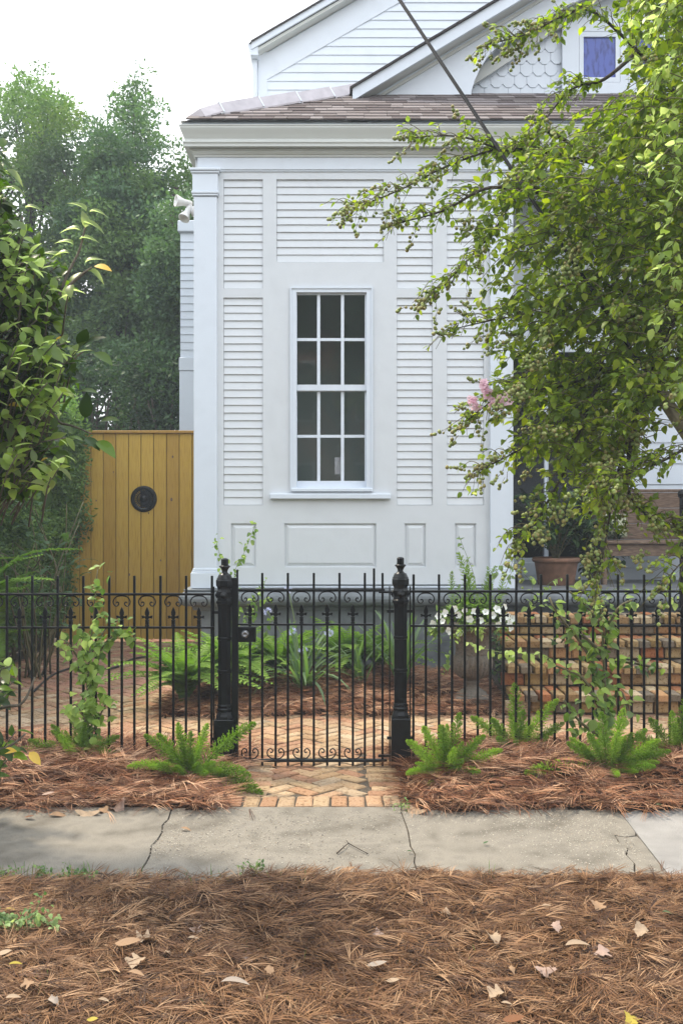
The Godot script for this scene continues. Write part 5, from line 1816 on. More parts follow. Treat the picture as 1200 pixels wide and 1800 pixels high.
func vine(called: String, label: String, base: Vector3, lines: Array, per_m: float, l: float, spread: float, cols: Array, singles: int, stem_r := 0.003, stem_m: Material = null, cat := "vine") -> Node3D:
	var t := thing(called, label, cat, base)
	var leaf := leaf_mesh(l, l * 0.72, 0.22, 0.3, 4, 0.65)
	var xfs := []
	var lc := PackedColorArray()
	var n := 0
	for ln in lines:
		var pts := []
		for p in ln:
			pts.append(p - base)
		var c := curve_of(pts, 5)
		put("stem", tubed(c, stem_r, stem_r * 0.5, 5), stem_m if stem_m else M.green_stem, t)
		for i in c.size() - 1:
			var seg: float = c[i].distance_to(c[i + 1])
			var count := int(seg * per_m + rf(0, 1))
			for k in count:
				var tt := (i + rf(0, 1)) / c.size()
				var at: Vector3 = c[i].lerp(c[i + 1], rf(0, 1))
				var dir := rand_dir()
				dir.z = absf(dir.z) * 0.6 + 0.15
				dir.y -= 0.25
				var off := Vector3(rf(-1, 1), rf(-0.7, 0.7), rf(-0.6, 0.8)) * spread * rf(0.2, 1.0)
				xfs.append(Transform3D(aim(dir, Vector3(rf(-0.4, 0.4), 1, 0.5)).scaled(Vector3.ONE * rf(0.5, 1.15) * lerpf(1.0, 0.7, tt)), at + off))
				lc.append(pick(cols))
				n += 1
	leaves_of(t, leaf, xfs, lc, palette_mats(cols, 0.5, 0.65), M.leaf, singles)
	return t

func build_plants() -> void:
	# foxtail ferns along the fence: px, py of the crown on the ground, size, fronds [lean to the side, lean forward, length]
	var dark := Color(0.17, 0.275, 0.04)
	var mid := Color(0.28, 0.42, 0.06)
	var lime := Color(0.44, 0.58, 0.09)
	var plumes := []
	for k in 3:
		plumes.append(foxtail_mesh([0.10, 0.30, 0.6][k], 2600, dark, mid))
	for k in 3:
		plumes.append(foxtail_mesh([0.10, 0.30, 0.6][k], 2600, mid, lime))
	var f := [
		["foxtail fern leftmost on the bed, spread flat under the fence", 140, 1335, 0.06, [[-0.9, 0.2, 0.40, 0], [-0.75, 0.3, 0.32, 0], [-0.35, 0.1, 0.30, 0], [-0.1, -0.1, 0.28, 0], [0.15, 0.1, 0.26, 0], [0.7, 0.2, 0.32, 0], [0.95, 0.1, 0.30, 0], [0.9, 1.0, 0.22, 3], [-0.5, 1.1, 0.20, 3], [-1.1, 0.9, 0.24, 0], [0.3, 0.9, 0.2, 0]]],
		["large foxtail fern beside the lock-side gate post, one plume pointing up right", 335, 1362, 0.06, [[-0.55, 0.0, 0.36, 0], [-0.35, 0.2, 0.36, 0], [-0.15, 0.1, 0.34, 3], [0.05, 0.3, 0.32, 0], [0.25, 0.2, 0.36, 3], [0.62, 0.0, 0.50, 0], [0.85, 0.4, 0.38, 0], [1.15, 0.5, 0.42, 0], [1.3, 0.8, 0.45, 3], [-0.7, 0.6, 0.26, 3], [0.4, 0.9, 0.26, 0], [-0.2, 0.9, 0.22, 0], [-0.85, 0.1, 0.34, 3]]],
		["pale foxtail fern right beside the hinge-side gate post", 785, 1362, 0.06, [[-0.55, 0.2, 0.36, 3], [-0.3, 0.1, 0.38, 3], [-0.1, 0.2, 0.34, 0], [0.12, 0.1, 0.40, 0], [0.4, 0.2, 0.36, 0], [0.7, 0.3, 0.36, 3], [1.0, 0.7, 0.34, 0], [1.2, 0.8, 0.30, 0], [-0.6, 1.25, 0.20, 5], [-0.8, 0.4, 0.26, 3], [0.2, 0.8, 0.26, 0], [1.25, 0.4, 0.32, 0]]],
		["tall foxtail fern with two upright plumes in front of the steps", 908, 1328, 0.05, [[-1.0, 0.2, 0.44, 0], [-0.6, 0.1, 0.42, 3], [-0.4, 0.2, 0.36, 0], [-0.05, 0.0, 0.48, 0], [0.02, 0.3, 0.36, 0], [0.35, 0.0, 0.46, 3], [0.6, 0.1, 0.36, 0], [0.9, 0.3, 0.30, 0], [0.35, 1.2, 0.26, 5], [-0.8, 0.8, 0.26, 0], [0.15, 0.5, 0.3, 3]]],
		["foxtail fern with one long plume lying out to the left", 1070, 1360, 0.06, [[-1.15, 0.5, 0.52, 5], [-0.65, 0.1, 0.34, 0], [-0.35, 0.2, 0.36, 0], [-0.15, 0.1, 0.40, 0], [0.0, 0.4, 0.34, 3], [0.1, 0.1, 0.42, 3], [0.3, 0.2, 0.38, 0], [0.55, 0.2, 0.36, 3], [0.75, 0.3, 0.36, 0], [0.3, 0.9, 0.24, 3], [-0.1, 1.0, 0.26, 5]]],
		["foxtail fern rightmost on the bed, cut by the picture edge", 1192, 1335, 0.05, [[-0.75, 0.2, 0.36, 0], [-0.45, 0.1, 0.38, 0], [-0.2, 0.2, 0.36, 3], [0.05, 0.0, 0.42, 0], [0.3, 0.2, 0.36, 0], [0.5, 0.9, 0.26, 5], [0.8, 0.3, 0.32, 0]]],
	]
	for q in f:
		var t := thing("foxtail_fern", q[0], "fern", G(q[1], q[2], q[3]), "foxtail ferns along the iron fence")
		var list: Array = q[4].duplicate()
		for k in 9:
			list.append([rf(-0.9, 0.9), rf(-0.4, 0.9), rf(0.2, 0.32), [0, 3][rng.randi() % 2]])
		for p in list:
			var m: int = p[3] + (0 if absf(p[0]) < 0.3 else 1 if absf(p[0]) < 0.8 else 2) if p[3] != 5 else 4
			var dir := Vector3(sin(p[0]), cos(p[0]) * cos(p[1]), cos(p[0]) * sin(p[1]) + 0.05)
			var b := aim(Vector3(p[0] * 0.6 + 0.1, -0.6, 0.5), dir)      # +Y along dir
			b = Basis(b.x, dir, b.x.cross(dir)).orthonormalized()
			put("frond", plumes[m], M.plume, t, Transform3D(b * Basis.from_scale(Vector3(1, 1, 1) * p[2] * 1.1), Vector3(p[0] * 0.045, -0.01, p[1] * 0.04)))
	# sword ferns against the foundation
	var fc0 := Color(0.13, 0.225, 0.04)
	var fc1 := Color(0.25, 0.37, 0.07)
	var fronds := []
	for a in [0.7, 1.05, 1.4]:
		fronds.append(fern_frond(a, 30, 0.135, fc0, fc1))
	for q in [["lush sword fern at the house corner left of the lock-side gate post", -1.33, 8.45, 0.80, 48, 0.05], ["sword fern against the grey foundation right of the agapanthus", 0.06, 9.3, 0.80, 34, 0.11], ["sword fern behind the gate lock, under the climbing jasmine", -0.98, 8.85, 0.78, 40, 0.11], ["bushy sword fern filling the bed between the lock stile and the agapanthus", -0.55, 9.1, 0.78, 36, 0.11], ["small sword fern against the foundation beside the hinge-side gate post", 0.38, 9.6, 0.6, 22, 0.12]]:
		var t := thing("sword_fern", q[0], "fern", Vector3(q[1], q[5], -q[2]), "sword ferns along the foundation")
		for k in q[4]:
			var a: float = TAU * k / q[4] + rf(-0.3, 0.3)
			put("frond", fronds[k % 3], M.plume, t, Transform3D(turn_y(a) * Basis.from_scale(Vector3.ONE * q[3] * rf(0.7, 1.1)), Vector3(sin(a) * 0.04, 0, cos(a) * 0.04)))
	# agapanthus with strap leaves
	var straps := []
	for k in 6:
		straps.append(strap_mesh([0.5, 0.9, 1.5, 2.0, 2.5, 1.2][k], 0.022, [Color(0.16, 0.24, 0.12), Color(0.20, 0.28, 0.15), Color(0.12, 0.19, 0.08)][k % 3]))
	var floret := begin(true)
	for k in 6:
		var a := TAU * k / 6.0
		tri(floret, Vector3(0, 0, 0), Vector3(cos(a - 0.3) * 0.012, sin(a - 0.3) * 0.012, 0.016), Vector3(cos(a) * 0.020, sin(a) * 0.020, 0.026))
		tri(floret, Vector3(0, 0, 0), Vector3(cos(a) * 0.020, sin(a) * 0.020, 0.026), Vector3(cos(a + 0.3) * 0.012, sin(a + 0.3) * 0.012, 0.016))
	var floret_mesh := done(floret)
	var blue := leafy(mat(0.36, 0.40, 0.68, 0.6), 0.4, 1, 1, 1)
	for q in [["clump of agapanthus with drooping strap leaves and pale blue flowers behind the gate", -0.33, 8.62, 46, 0.66, [[0.0, 0.36, 0.06], [-0.10, 0.52, 0.0], [0.22, 0.50, -0.05], [-0.14, 0.86, -0.2], [-0.32, 0.68, -0.1]]], ["agapanthus with long upright strap leaves behind the hinge-side gate post", 0.52, 8.7, 26, 0.72, []], ["smaller clump of agapanthus leaves between urn and gate post", 0.16, 8.75, 12, 0.5, []]]:
		var h := bed_height("house", q[1], q[2])
		var t := thing("agapanthus", q[0], "plant", Vector3(q[1], h, -q[2]), "agapanthus clumps behind the gate")
		for k in q[3]:
			var a: float = TAU * k / q[3] + rf(-0.4, 0.4)
			var kind: int = (k % 6) if q[5].size() else [0, 0, 1, 5, 1, 2][k % 6]
			put("strap_leaf", straps[kind], M.plume, t, Transform3D(turn_y(a) * Basis(Vector3(1, 0, 0), rf(0.1, 0.75) if q[5].size() else rf(0.0, 0.45)) * Basis.from_scale(Vector3(1, 1, 1) * q[4] * rf(0.75, 1.15)), Vector3(rf(-0.05, 0.05), -0.01, rf(-0.05, 0.05))))
		for p in q[5]:
			var top := Vector3(p[0], p[1], p[2])
			put("flower_stalk", tubed(curve_of([Vector3(p[0] * 0.2, 0, 0), Vector3(p[0] * 0.5, p[1] * 0.6, p[2] * 0.5), top], 4), 0.005, 0.003, 5), M.green_stem, t)
			for k in 12:
				var dir := rand_dir()
				dir.y = dir.y * 0.7 - 0.1
				put("floret", floret_mesh, blue, t, Transform3D(aim(dir, Vector3.UP).scaled(Vector3.ONE * 0.85), top + dir * 0.022))
	# climbers and seedlings
	var limes := [Color(0.17, 0.27, 0.035), Color(0.24, 0.35, 0.05), Color(0.11, 0.19, 0.03), Color(0.15, 0.245, 0.045)]
	var d := 6.42
	vine("climbing_vine", "leafy lime-green vine climbing the iron fence in front of the wooden gate", V(155, 1330, d) * Vector3(1, 0, 1), [
		[V(150, 1345, d), V(152, 1250, d), V(158, 1150, d - 0.05), V(165, 1080, d), V(172, 1000, d + 0.03)],
		[V(158, 1340, d), V(162, 1230, d), V(150, 1120, d), V(135, 1105, d)],
		[V(156, 1200, d), V(185, 1130, d + 0.05), V(225, 1110, d), V(240, 1125, d)],
		[V(152, 1180, d), V(120, 1130, d - 0.04), V(105, 1125, d)],
		[V(160, 1290, d), V(135, 1240, d - 0.1), V(118, 1250, d)],
		[V(158, 1300, d), V(185, 1240, d), V(200, 1230, d - 0.05)],
		[V(155, 1160, d + 0.2), V(190, 1100, d + 0.3), V(215, 1090, d + 0.3)]], 95.0, 0.080, 0.085, limes, 160, 0.007, M.stem)
	vine("climbing_vine", "green vine on a thick dark stem climbing the fence in front of the brick steps", V(1064, 1330, d) * Vector3(1, 0, 1), [
		[V(1066, 1345, d), V(1064, 1250, d), V(1060, 1150, d), V(1056, 1080, d), V(1048, 1040, d)],
		[V(1064, 1270, d), V(1030, 1200, d - 0.05), V(1000, 1180, d), V(975, 1170, d)],
		[V(1062, 1200, d), V(1020, 1130, d), V(980, 1080, d - 0.05), V(965, 1050, d)],
		[V(1060, 1150, d), V(1010, 1110, d + 0.1), V(985, 1130, d + 0.1)],
		[V(1064, 1250, d), V(1090, 1215, d), V(1105, 1260, d - 0.05)],
		[V(1060, 1120, d), V(1085, 1070, d), V(1110, 1055, d)],
		[V(1064, 1300, d), V(1020, 1270, d), V(990, 1230, d)],
		[V(1060, 1160, d + 0.1), V(1110, 1165, d + 0.1), V(1160, 1175, d + 0.15)],
		[V(1058, 1100, d), V(1025, 1060, d), V(1000, 1040, d)]], 72.0, 0.078, 0.085, limes + [Color(0.07, 0.13, 0.035)], 130, 0.012, M.stem)
	vine("trailing_vine", "thin vine shoot trailing across the urn towards the steps", V(930, 1190, 7.0) * Vector3(1, 0, 1), [
		[V(985, 1165, 6.9), V(940, 1150, 7.0), V(890, 1148, 7.2), V(850, 1140, 7.4), V(818, 1128, 7.5)],
		[V(900, 1150, 7.2), V(905, 1170, 7.2)]], 34.0, 0.075, 0.03, limes, 40)
	d = 9.2
	vine("jasmine_climber", "young jasmine climbing the wall behind the lock-side gate post with two tall shoots", V(425, 1190, d) * Vector3(1, 0, 1), [
		[V(420, 1195, d), V(415, 1110, d), V(400, 1030, d), V(385, 970, d), V(378, 945, d)],
		[V(425, 1195, d), V(418, 1080, d), V(412, 1010, d), V(430, 970, d), V(450, 920, d)],
		[V(420, 1120, d), V(445, 1060, d), V(470, 1015, d)],
		[V(420, 1150, d), V(440, 1100, d), V(455, 1060, d), V(475, 1050, d)],
		[V(425, 1190, d), V(460, 1130, d), V(480, 1080, d)],
		[V(430, 1190, d), V(500, 1140, d), V(520, 1090, d)]], 60.0, 0.065, 0.055, limes, 60)
	vine("jasmine_climber", "thin dark twig with few leaves rising in front of the right raised panel", V(830, 1090, 9.4) * Vector3(1, 0, 1), [
		[V(838, 1050, 9.4), V(832, 1010, 9.4), V(815, 965, 9.4), V(806, 942, 9.4)],
		[V(850, 1050, 9.4), V(875, 1000, 9.4), V(900, 985, 9.4)],
		[V(880, 1050, 9.4), V(893, 1020, 9.4), V(905, 985, 9.4)]], 26.0, 0.07, 0.02, [Color(0.07, 0.12, 0.045), Color(0.10, 0.17, 0.05)], 40)
	vine("jasmine_climber", "lime vine shoots rising along the edge of the porch floor above the steps", V(960, 1090, 8.4) * Vector3(1, 0, 1), [
		[V(925, 1085, 8.4), V(935, 1030, 8.4), V(915, 1005, 8.4)],
		[V(930, 1080, 8.4), V(960, 1030, 8.4), V(985, 1015, 8.4)],
		[V(1050, 1060, 8.4), V(1080, 1035, 8.4), V(1110, 1040, 8.4)],
		[V(1190, 1060, 8.0), V(1165, 1035, 8.0), V(1195, 1000, 8.0)]], 34.0, 0.075, 0.05, limes, 60)
	vine("creeping_plant", "small seedlings growing against the foundation left of the urn", V(780, 1200, 9.3) * Vector3(1, 0, 1), [
		[V(785, 1200, 9.3), V(788, 1150, 9.3), V(795, 1120, 9.3)], [V(785, 1200, 9.3), V(775, 1160, 9.3)]], 40.0, 0.06, 0.04, limes, 30)
	vine("creeping_plant", "dark ivy growing between the urn and the side of the steps", V(878, 1200, 8.95) * Vector3(1, 0, 1), [
		[V(876, 1195, 8.95), V(872, 1150, 8.95), V(868, 1100, 8.95), V(875, 1085, 8.95)], [V(880, 1190, 8.9), V(880, 1140, 8.9), V(872, 1115, 8.9)]], 110.0, 0.05, 0.05, [Color(0.05, 0.10, 0.03), Color(0.07, 0.13, 0.035)], 50)
	# weeds beside the pavement
	var weed := [Color(0.13, 0.21, 0.06), Color(0.17, 0.27, 0.09), Color(0.10, 0.17, 0.06)]
	var wp := G(40, 1650, 0.02)
	var lines := []
	for k in 20:
		var a := rf(-1.4, 1.4)
		lines.append([wp, wp + Vector3(sin(a) * 0.06, 0.06, rf(-0.04, 0.04)), wp + Vector3(sin(a) * 0.16, rf(0.05, 0.15), rf(-0.10, 0.10))])
	vine("weed", "low leafy weed at the left edge of the pine straw verge", wp, lines, 90.0, 0.032, 0.025, weed, 100, 0.002, null, "weed")
	wp = G(120, 1785, 0.02)
	lines = []
	for k in 8:
		var a := rf(-1.5, 1.5)
		lines.append([wp, wp + Vector3(sin(a) * 0.04, 0.03, rf(-0.03, 0.03)), wp + Vector3(sin(a) * 0.09, rf(0.02, 0.06), rf(-0.05, 0.05))])
	vine("weed", "small weed in the pine straw at the bottom left corner", wp, lines, 60.0, 0.024, 0.015, weed, 30, 0.002, null, "weed")
	for q in [[45, 1543, 0.20, "clover growing along the pavement edge at the far left"], [108, 1548, 0.12, "clover tuft on the pavement edge, second from the left"], [145, 1553, 0.08, "small clover tuft on the pavement edge, third from the left"], [706, 1421, 0.05, "tiny weed at the top of the pavement joint"], [440, 1533, 0.05, "tiny weed on the near pavement edge left of centre"]]:
		wp = G(q[0], q[1], 0.012)
		lines = []
		for k in int(q[2] * 130):
			var o := Vector3(rf(-1, 1) * q[2], 0, rf(-0.04, 0.04))
			lines.append([wp + o, wp + o + Vector3(rf(-0.01, 0.01), 0.03, 0), wp + o + Vector3(rf(-0.03, 0.03), rf(0.03, 0.06), rf(-0.02, 0.02))])
		vine("clover", q[3], wp, lines, 80.0, 0.022, 0.012, weed, 12, 0.0012, null, "weed")
	# grass blades
	var gx := []
	var gc := PackedColorArray()
	for q in [[50, 1540, 0.30, 70], [270, 1552, 0.3, 20], [430, 1700, 0.35, 30], [520, 1790, 0.4, 60], [860, 1700, 0.5, 30], [870, 1548, 0.12, 20], [470, 1560, 0.2, 30], [60, 1760, 0.3, 50]]:
		var c := G(q[0], q[1], 0.02)
		for k in int(q[3]):
			gx.append(Transform3D(turn_y(rf(0, TAU)) * Basis.from_scale(Vector3.ONE * rf(0.03, 0.075)), c + Vector3(rf(-1, 1) * q[2], rf(-0.01, 0.01), rf(-0.07, 0.07))))
			gc.append(pick([Color(0.75, 1.0, 0.5), Color(1.1, 1.2, 0.8), Color(0.6, 0.8, 0.4)]))
	var grass := many("grass", strap_mesh(0.8, 0.016, Color(0.13, 0.2, 0.07)), M.plume, self, gx, gc)
	tag(grass, "thin grass blades scattered through the verge by the pavement", "grass")

# ---------------------------------------------------------------- hedge at the left
func build_hedge() -> void:
	var h := thing("jasmine_hedge", "dense small-leaved jasmine draped over the side fence at the left", "hedge", Vector3(-3.66, 0, -11.0))
	var mesh := cluster_mesh(14, 0.09, 0.055, 0.026)
	var cols := [Color(0.138, 0.222, 0.064), Color(0.186, 0.282, 0.080), Color(0.097, 0.168, 0.061)]
	var xfs := []
	var lc := PackedColorArray()
	var clumps := []
	for k in 300:
		# clumps over a long mound, thicker towards the top
		var z := rf(-1.75, 2.6)
		var y := rf(0.35, 2.75)
		var reach := 0.20 + 0.12 * sin(z * 3.1) + 0.10 * hills.get_noise_2d(z * 90.0, y * 90.0)
		reach *= smoothstep(0.0, 0.9, y) * (1.0 if y < 2.4 else 0.85)
		if z < -1.2 and y < 1.4:
			reach *= 0.45
		clumps.append([Vector3(reach * rf(0.55, 1.0), y, z), rf(0.7, 1.3)])
	for k in 70:
		clumps.append([Vector3(rf(-0.4, 0.22), 2.85 + rf(-0.15, 0.2), rf(-1.75, 2.4)), rf(1.2, 2.0)])  # top clumps tinted brighter, daylight on the hedge top painted into the leaves
	for k in 22:   # sprays hanging across the wooden gate
		clumps.append([Vector3(rf(0.05, 0.30), rf(1.9, 2.75), rf(-1.62, -1.2)), rf(0.8, 1.2)])
	for c in clumps:
		for k in 24:
			var at: Vector3 = c[0] + rand_dir() * Vector3(0.2, 0.26, 0.22) * rf(0.3, 1.0)
			xfs.append(Transform3D(Basis(rand_dir(), rf(0, TAU)).scaled(Vector3.ONE * rf(0.7, 1.25)), at))
			var col: Color = cols[rng.randi() % 3]
			lc.append(Color(col.r * c[1], col.g * c[1], col.b * c[1] * 0.95))
	var st := begin(true)
	for k in 24:
		var z := rf(-1.7, 2.4)
		tube(st, curve_of([Vector3(0.02, 0, z), Vector3(0.05, 0.9, z + rf(-0.2, 0.2)), Vector3(0.12, 1.8, z + rf(-0.3, 0.3)), Vector3(0.1, 2.7, z + rf(-0.4, 0.4))], 3), 0.02, 0.008, 5)
	put("stems", done(st), M.stem, h)
	many("leaves", mesh, M.far_leaf, h, xfs, lc)
	# pinnate sprays and a feathery fern in front of it
	var pin := fern_frond(0.5, 7, 0.16, Color(0.075, 0.125, 0.06), Color(0.10, 0.16, 0.085))
	var w := thing("pinnate_shrub", "grey-green shrub with pinnate leaves in front of the jasmine hedge", "shrub", Vector3(-3.05, 0, -10.0))
	st = begin(true)
	for k in 14:
		tube(st, curve_of([Vector3(rf(-0.1, 0.1), 0, rf(-0.2, 0.2)), Vector3(rf(-0.25, 0.3), 0.8, rf(-0.3, 0.4)), Vector3(rf(-0.35, 0.4), rf(1.2, 1.8), rf(-0.4, 0.6))], 3), 0.012, 0.004, 5)
	put("stems", done(st), M.stem, w)
	for k in 150:
		var at := Vector3(rf(-0.45, 0.45), rf(0.5, 1.75), rf(-0.4, 0.6))
		if at.x > 0.15 and at.y > 1.4:
			continue
		put("frond", pin, M.plume, w, Transform3D(turn_y(rf(0, TAU)) * Basis(Vector3(1, 0, 0), rf(0.5, 1.4)) * Basis.from_scale(Vector3.ONE * rf(0.20, 0.32)), at))
	var fe := [fern_frond(0.8, 34, 0.16, Color(0.12, 0.21, 0.035), Color(0.20, 0.31, 0.055)), fern_frond(1.1, 34, 0.16, Color(0.12, 0.21, 0.035), Color(0.20, 0.31, 0.055))]
	var t := thing("feather_fern", "bright green feathery fern at the left edge behind the iron fence", "fern", Vector3(-2.95, 0.0, -8.3))
	for k in 34:
		var a := TAU * k / 34.0 * 3.0 + rf(-0.3, 0.3)
		put("frond", fe[k % 2], M.plume, t, Transform3D(turn_y(a) * Basis.from_scale(Vector3.ONE * rf(0.55, 0.95)), Vector3(rf(-0.15, 0.15), rf(0.3, 1.0), rf(-0.15, 0.15))))
	put("stem", tubed([Vector3(0, -0.03, 0), Vector3(0.02, 0.5, 0), Vector3(0, 1.0, 0)], 0.03, 0.012, 6), M.stem, t)

# ---------------------------------------------------------------- camellia at the left
func build_camellia() -> void:
	var base := Vector3(-2.3, 0, -5.35)
	var t := thing("camellia", "large glossy broad-leaved camellia with some yellow leaves at the left edge", "shrub", base)
	var leaf := leaf_mesh(0.115, 0.062, 0.28, 0.28, 6, 0.85)
	var curled := leaf_mesh(0.105, 0.06, 0.55, 0.75, 6, 0.85)
	var greens := [Color(0.056, 0.100, 0.007), Color(0.101, 0.180, 0.009), Color(0.029, 0.052, 0.011), Color(0.173, 0.265, 0.011), Color(0.072, 0.128, 0.009), Color(0.035, 0.072, 0.011)]
	var mats := palette_mats(greens, 0.36, 0.95)
	var yellow := leafy(mat(0.62, 0.38, 0.03, 0.5), 0.6, 1, 0.9, 0.3)
	var poly := px_poly([-160, 240, -20, 240, 15, 262, 30, 350, 55, 420, 95, 455, 130, 500, 100, 545, 115, 590, 140, 625, 120, 690, 100, 720, 120, 770, 115, 820, 60, 860, 0, 868, -160, 860])
	var low := px_poly([-160, 1140, -20, 1150, 20, 1165, 70, 1155, 85, 1185, 60, 1220, 0, 1235, -20, 1280, 30, 1285, 40, 1320, 0, 1345, -160, 1360])
	# limbs
	var limbs := [
		[Vector3(0, -0.03, 0), Vector3(0.05, 0.8, 0.05), Vector3(0.1, 1.6, 0.1), Vector3(0.15, 2.4, 0.15), Vector3(0.1, 3.3, 0.1)],
		[Vector3(0.05, 1.0, 0.05), V(60, 760, 5.0) - base, V(110, 745, 5.0) - base, V(160, 762, 4.95) - base],
		[Vector3(0.1, 1.4, 0.1), V(50, 700, 5.05) - base, V(95, 660, 5.0) - base, V(150, 615, 5.0) - base],
		[Vector3(0.12, 1.9, 0.1), V(60, 590, 5.0) - base, V(100, 525, 4.95) - base, V(120, 480, 4.95) - base, V(140, 440, 4.95) - base, V(150, 400, 4.95) - base],
		[V(100, 525, 4.95) - base, V(135, 490, 4.95) - base, V(162, 470, 4.95) - base],
		[Vector3(0.13, 2.2, 0.1), V(10, 520, 5.1) - base, V(30, 440, 5.1) - base, V(40, 380, 5.1) - base],
		[Vector3(0.04, 0.5, 0.05), V(0, 1245, 4.9) - base, V(40, 1235, 4.85) - base, V(62, 1190, 4.85) - base],
		[Vector3(0.02, 0.3, 0.05), V(-10, 1320, 4.9) - base, V(20, 1310, 4.85) - base, V(45, 1290, 4.85) - base]]
	for k in limbs.size():
		put("branch" if k else "trunk", tubed(curve_of(limbs[k], 5), 0.035 if k == 0 else 0.012, 0.012 if k == 0 else 0.004, 6), M.pale_bark, t)
	var xfs := []
	var lc := PackedColorArray()
	var add := func(at: Vector3, dir: Vector3, s: float) -> void:
		xfs.append(Transform3D(aim(dir, Vector3(rf(-0.5, 0.5), 1, rf(0.0, 0.9))).scaled(Vector3.ONE * s), at))
		lc.append(pick(greens))
	# rosettes of leaves at twig ends
	var twigs := begin(true)
	var made := 0
	while made < 1050:
		var p := Vector2(rf(-160, 150), rf(235, 870))
		var zone := poly
		if made >= 920:
			p = Vector2(rf(-160, 90), rf(1140, 1360))
			zone = low
		if not inside_px(p, zone):
			continue
		made += 1
		var tip := V(p.x, p.y, rf(4.55, 5.45)) - base
		var out_ := (tip - Vector3(0, tip.y - 0.2, 0)).normalized() + Vector3(rf(-0.5, 0.5), rf(-0.2, 0.9), rf(-0.3, 0.6))
		out_ = out_.normalized()
		tube(twigs, [tip - out_ * 0.28 - Vector3(0, 0.08, 0), tip - out_ * 0.14, tip], 0.005, 0.003, 4)
		for k in 4 + rng.randi() % 4:
			var side := rand_dir()
			side = (side - out_ * side.dot(out_)).normalized()
			add.call(tip - out_ * 0.04 * k, out_ * rf(0.2, 1.0) + side * 0.9 + Vector3(0, -0.1, 0), rf(0.48, 0.82))
	put("twigs", done(twigs), M.pale_bark, t).set_meta("kind", "stuff")
	# the two sprigs that reach out, with curled and bright leaves
	for q in [[110, 735, 0.3, 0.9], [90, 745, -0.5, 0.9], [150, 735, 0.2, 1.0], [175, 742, 1.0, 0.3], [170, 775, 0.9, -0.5], [150, 770, 0.8, -0.4], [115, 770, 0.9, 0.1], [105, 790, 0.4, -0.6], [140, 610, 0.5, 1.0], [150, 605, 1.0, 0.5], [165, 620, 1.0, -0.4], [135, 690, 1.0, 0.2], [120, 640, 0.9, 0.3], [128, 625, 0.6, 0.8], [100, 800, 0.2, -1.0], [80, 855, 0.3, -1.0], [78, 545, 0.1, 1.0], [95, 565, 1.0, 0.2], [60, 640, 1.0, -0.3]]:
		add.call(V(q[0], q[1], 4.85) - base, Vector3(q[2], q[3], 0.45), rf(0.85, 1.15))
	leaves_of(t, leaf, xfs, lc, mats, M.glossy, 300)
	for q in [[150, 400, 0.1, 0.8], [152, 372, -0.4, 0.6], [158, 372, 1.0, 0.3], [146, 392, 1.0, 0.1], [142, 405, -1.0, 0.5], [140, 420, 1.0, 0.4], [130, 430, -0.8, 0.6], [122, 445, -1.0, 0.3], [150, 462, 0.8, 0.7], [155, 475, 1.0, -0.2], [108, 455, -0.6, 0.6], [45, 365, 0.8, 0.3], [15, 330, 0.9, 0.1], [10, 300, 0.9, -0.2]]:
		put("curled_leaf", curled, mats[[0, 2, 4][rng.randi() % 3]], t, Transform3D(aim(Vector3(q[2], q[3], 0.2), Vector3(rf(-0.3, 0.3), 1, 0.5)).scaled(Vector3.ONE * rf(0.7, 0.95)), V(q[0], q[1], 4.95) - base))
	for q in [[166, 468, 1.0, -0.1, 1.0], [60, 485, -0.4, -0.6, 0.6], [15, 712, 1.0, 0.1, 0.8], [72, 812, 0.5, 0.4, 0.5], [52, 1322, 0.7, -0.5, 0.9], [5, 1322, 0.9, 0.3, 0.8], [98, 598, 0.9, 0.5, 0.5]]:
		var y := put("yellow_leaf", leaf, yellow, t, Transform3D(aim(Vector3(q[2], q[3], 0.35), Vector3(0, 1, 0.8)).scaled(Vector3.ONE * q[4] * 0.8), V(q[0], q[1], 4.8) - base))
		y.set_meta("label", "bright yellow dying leaf")

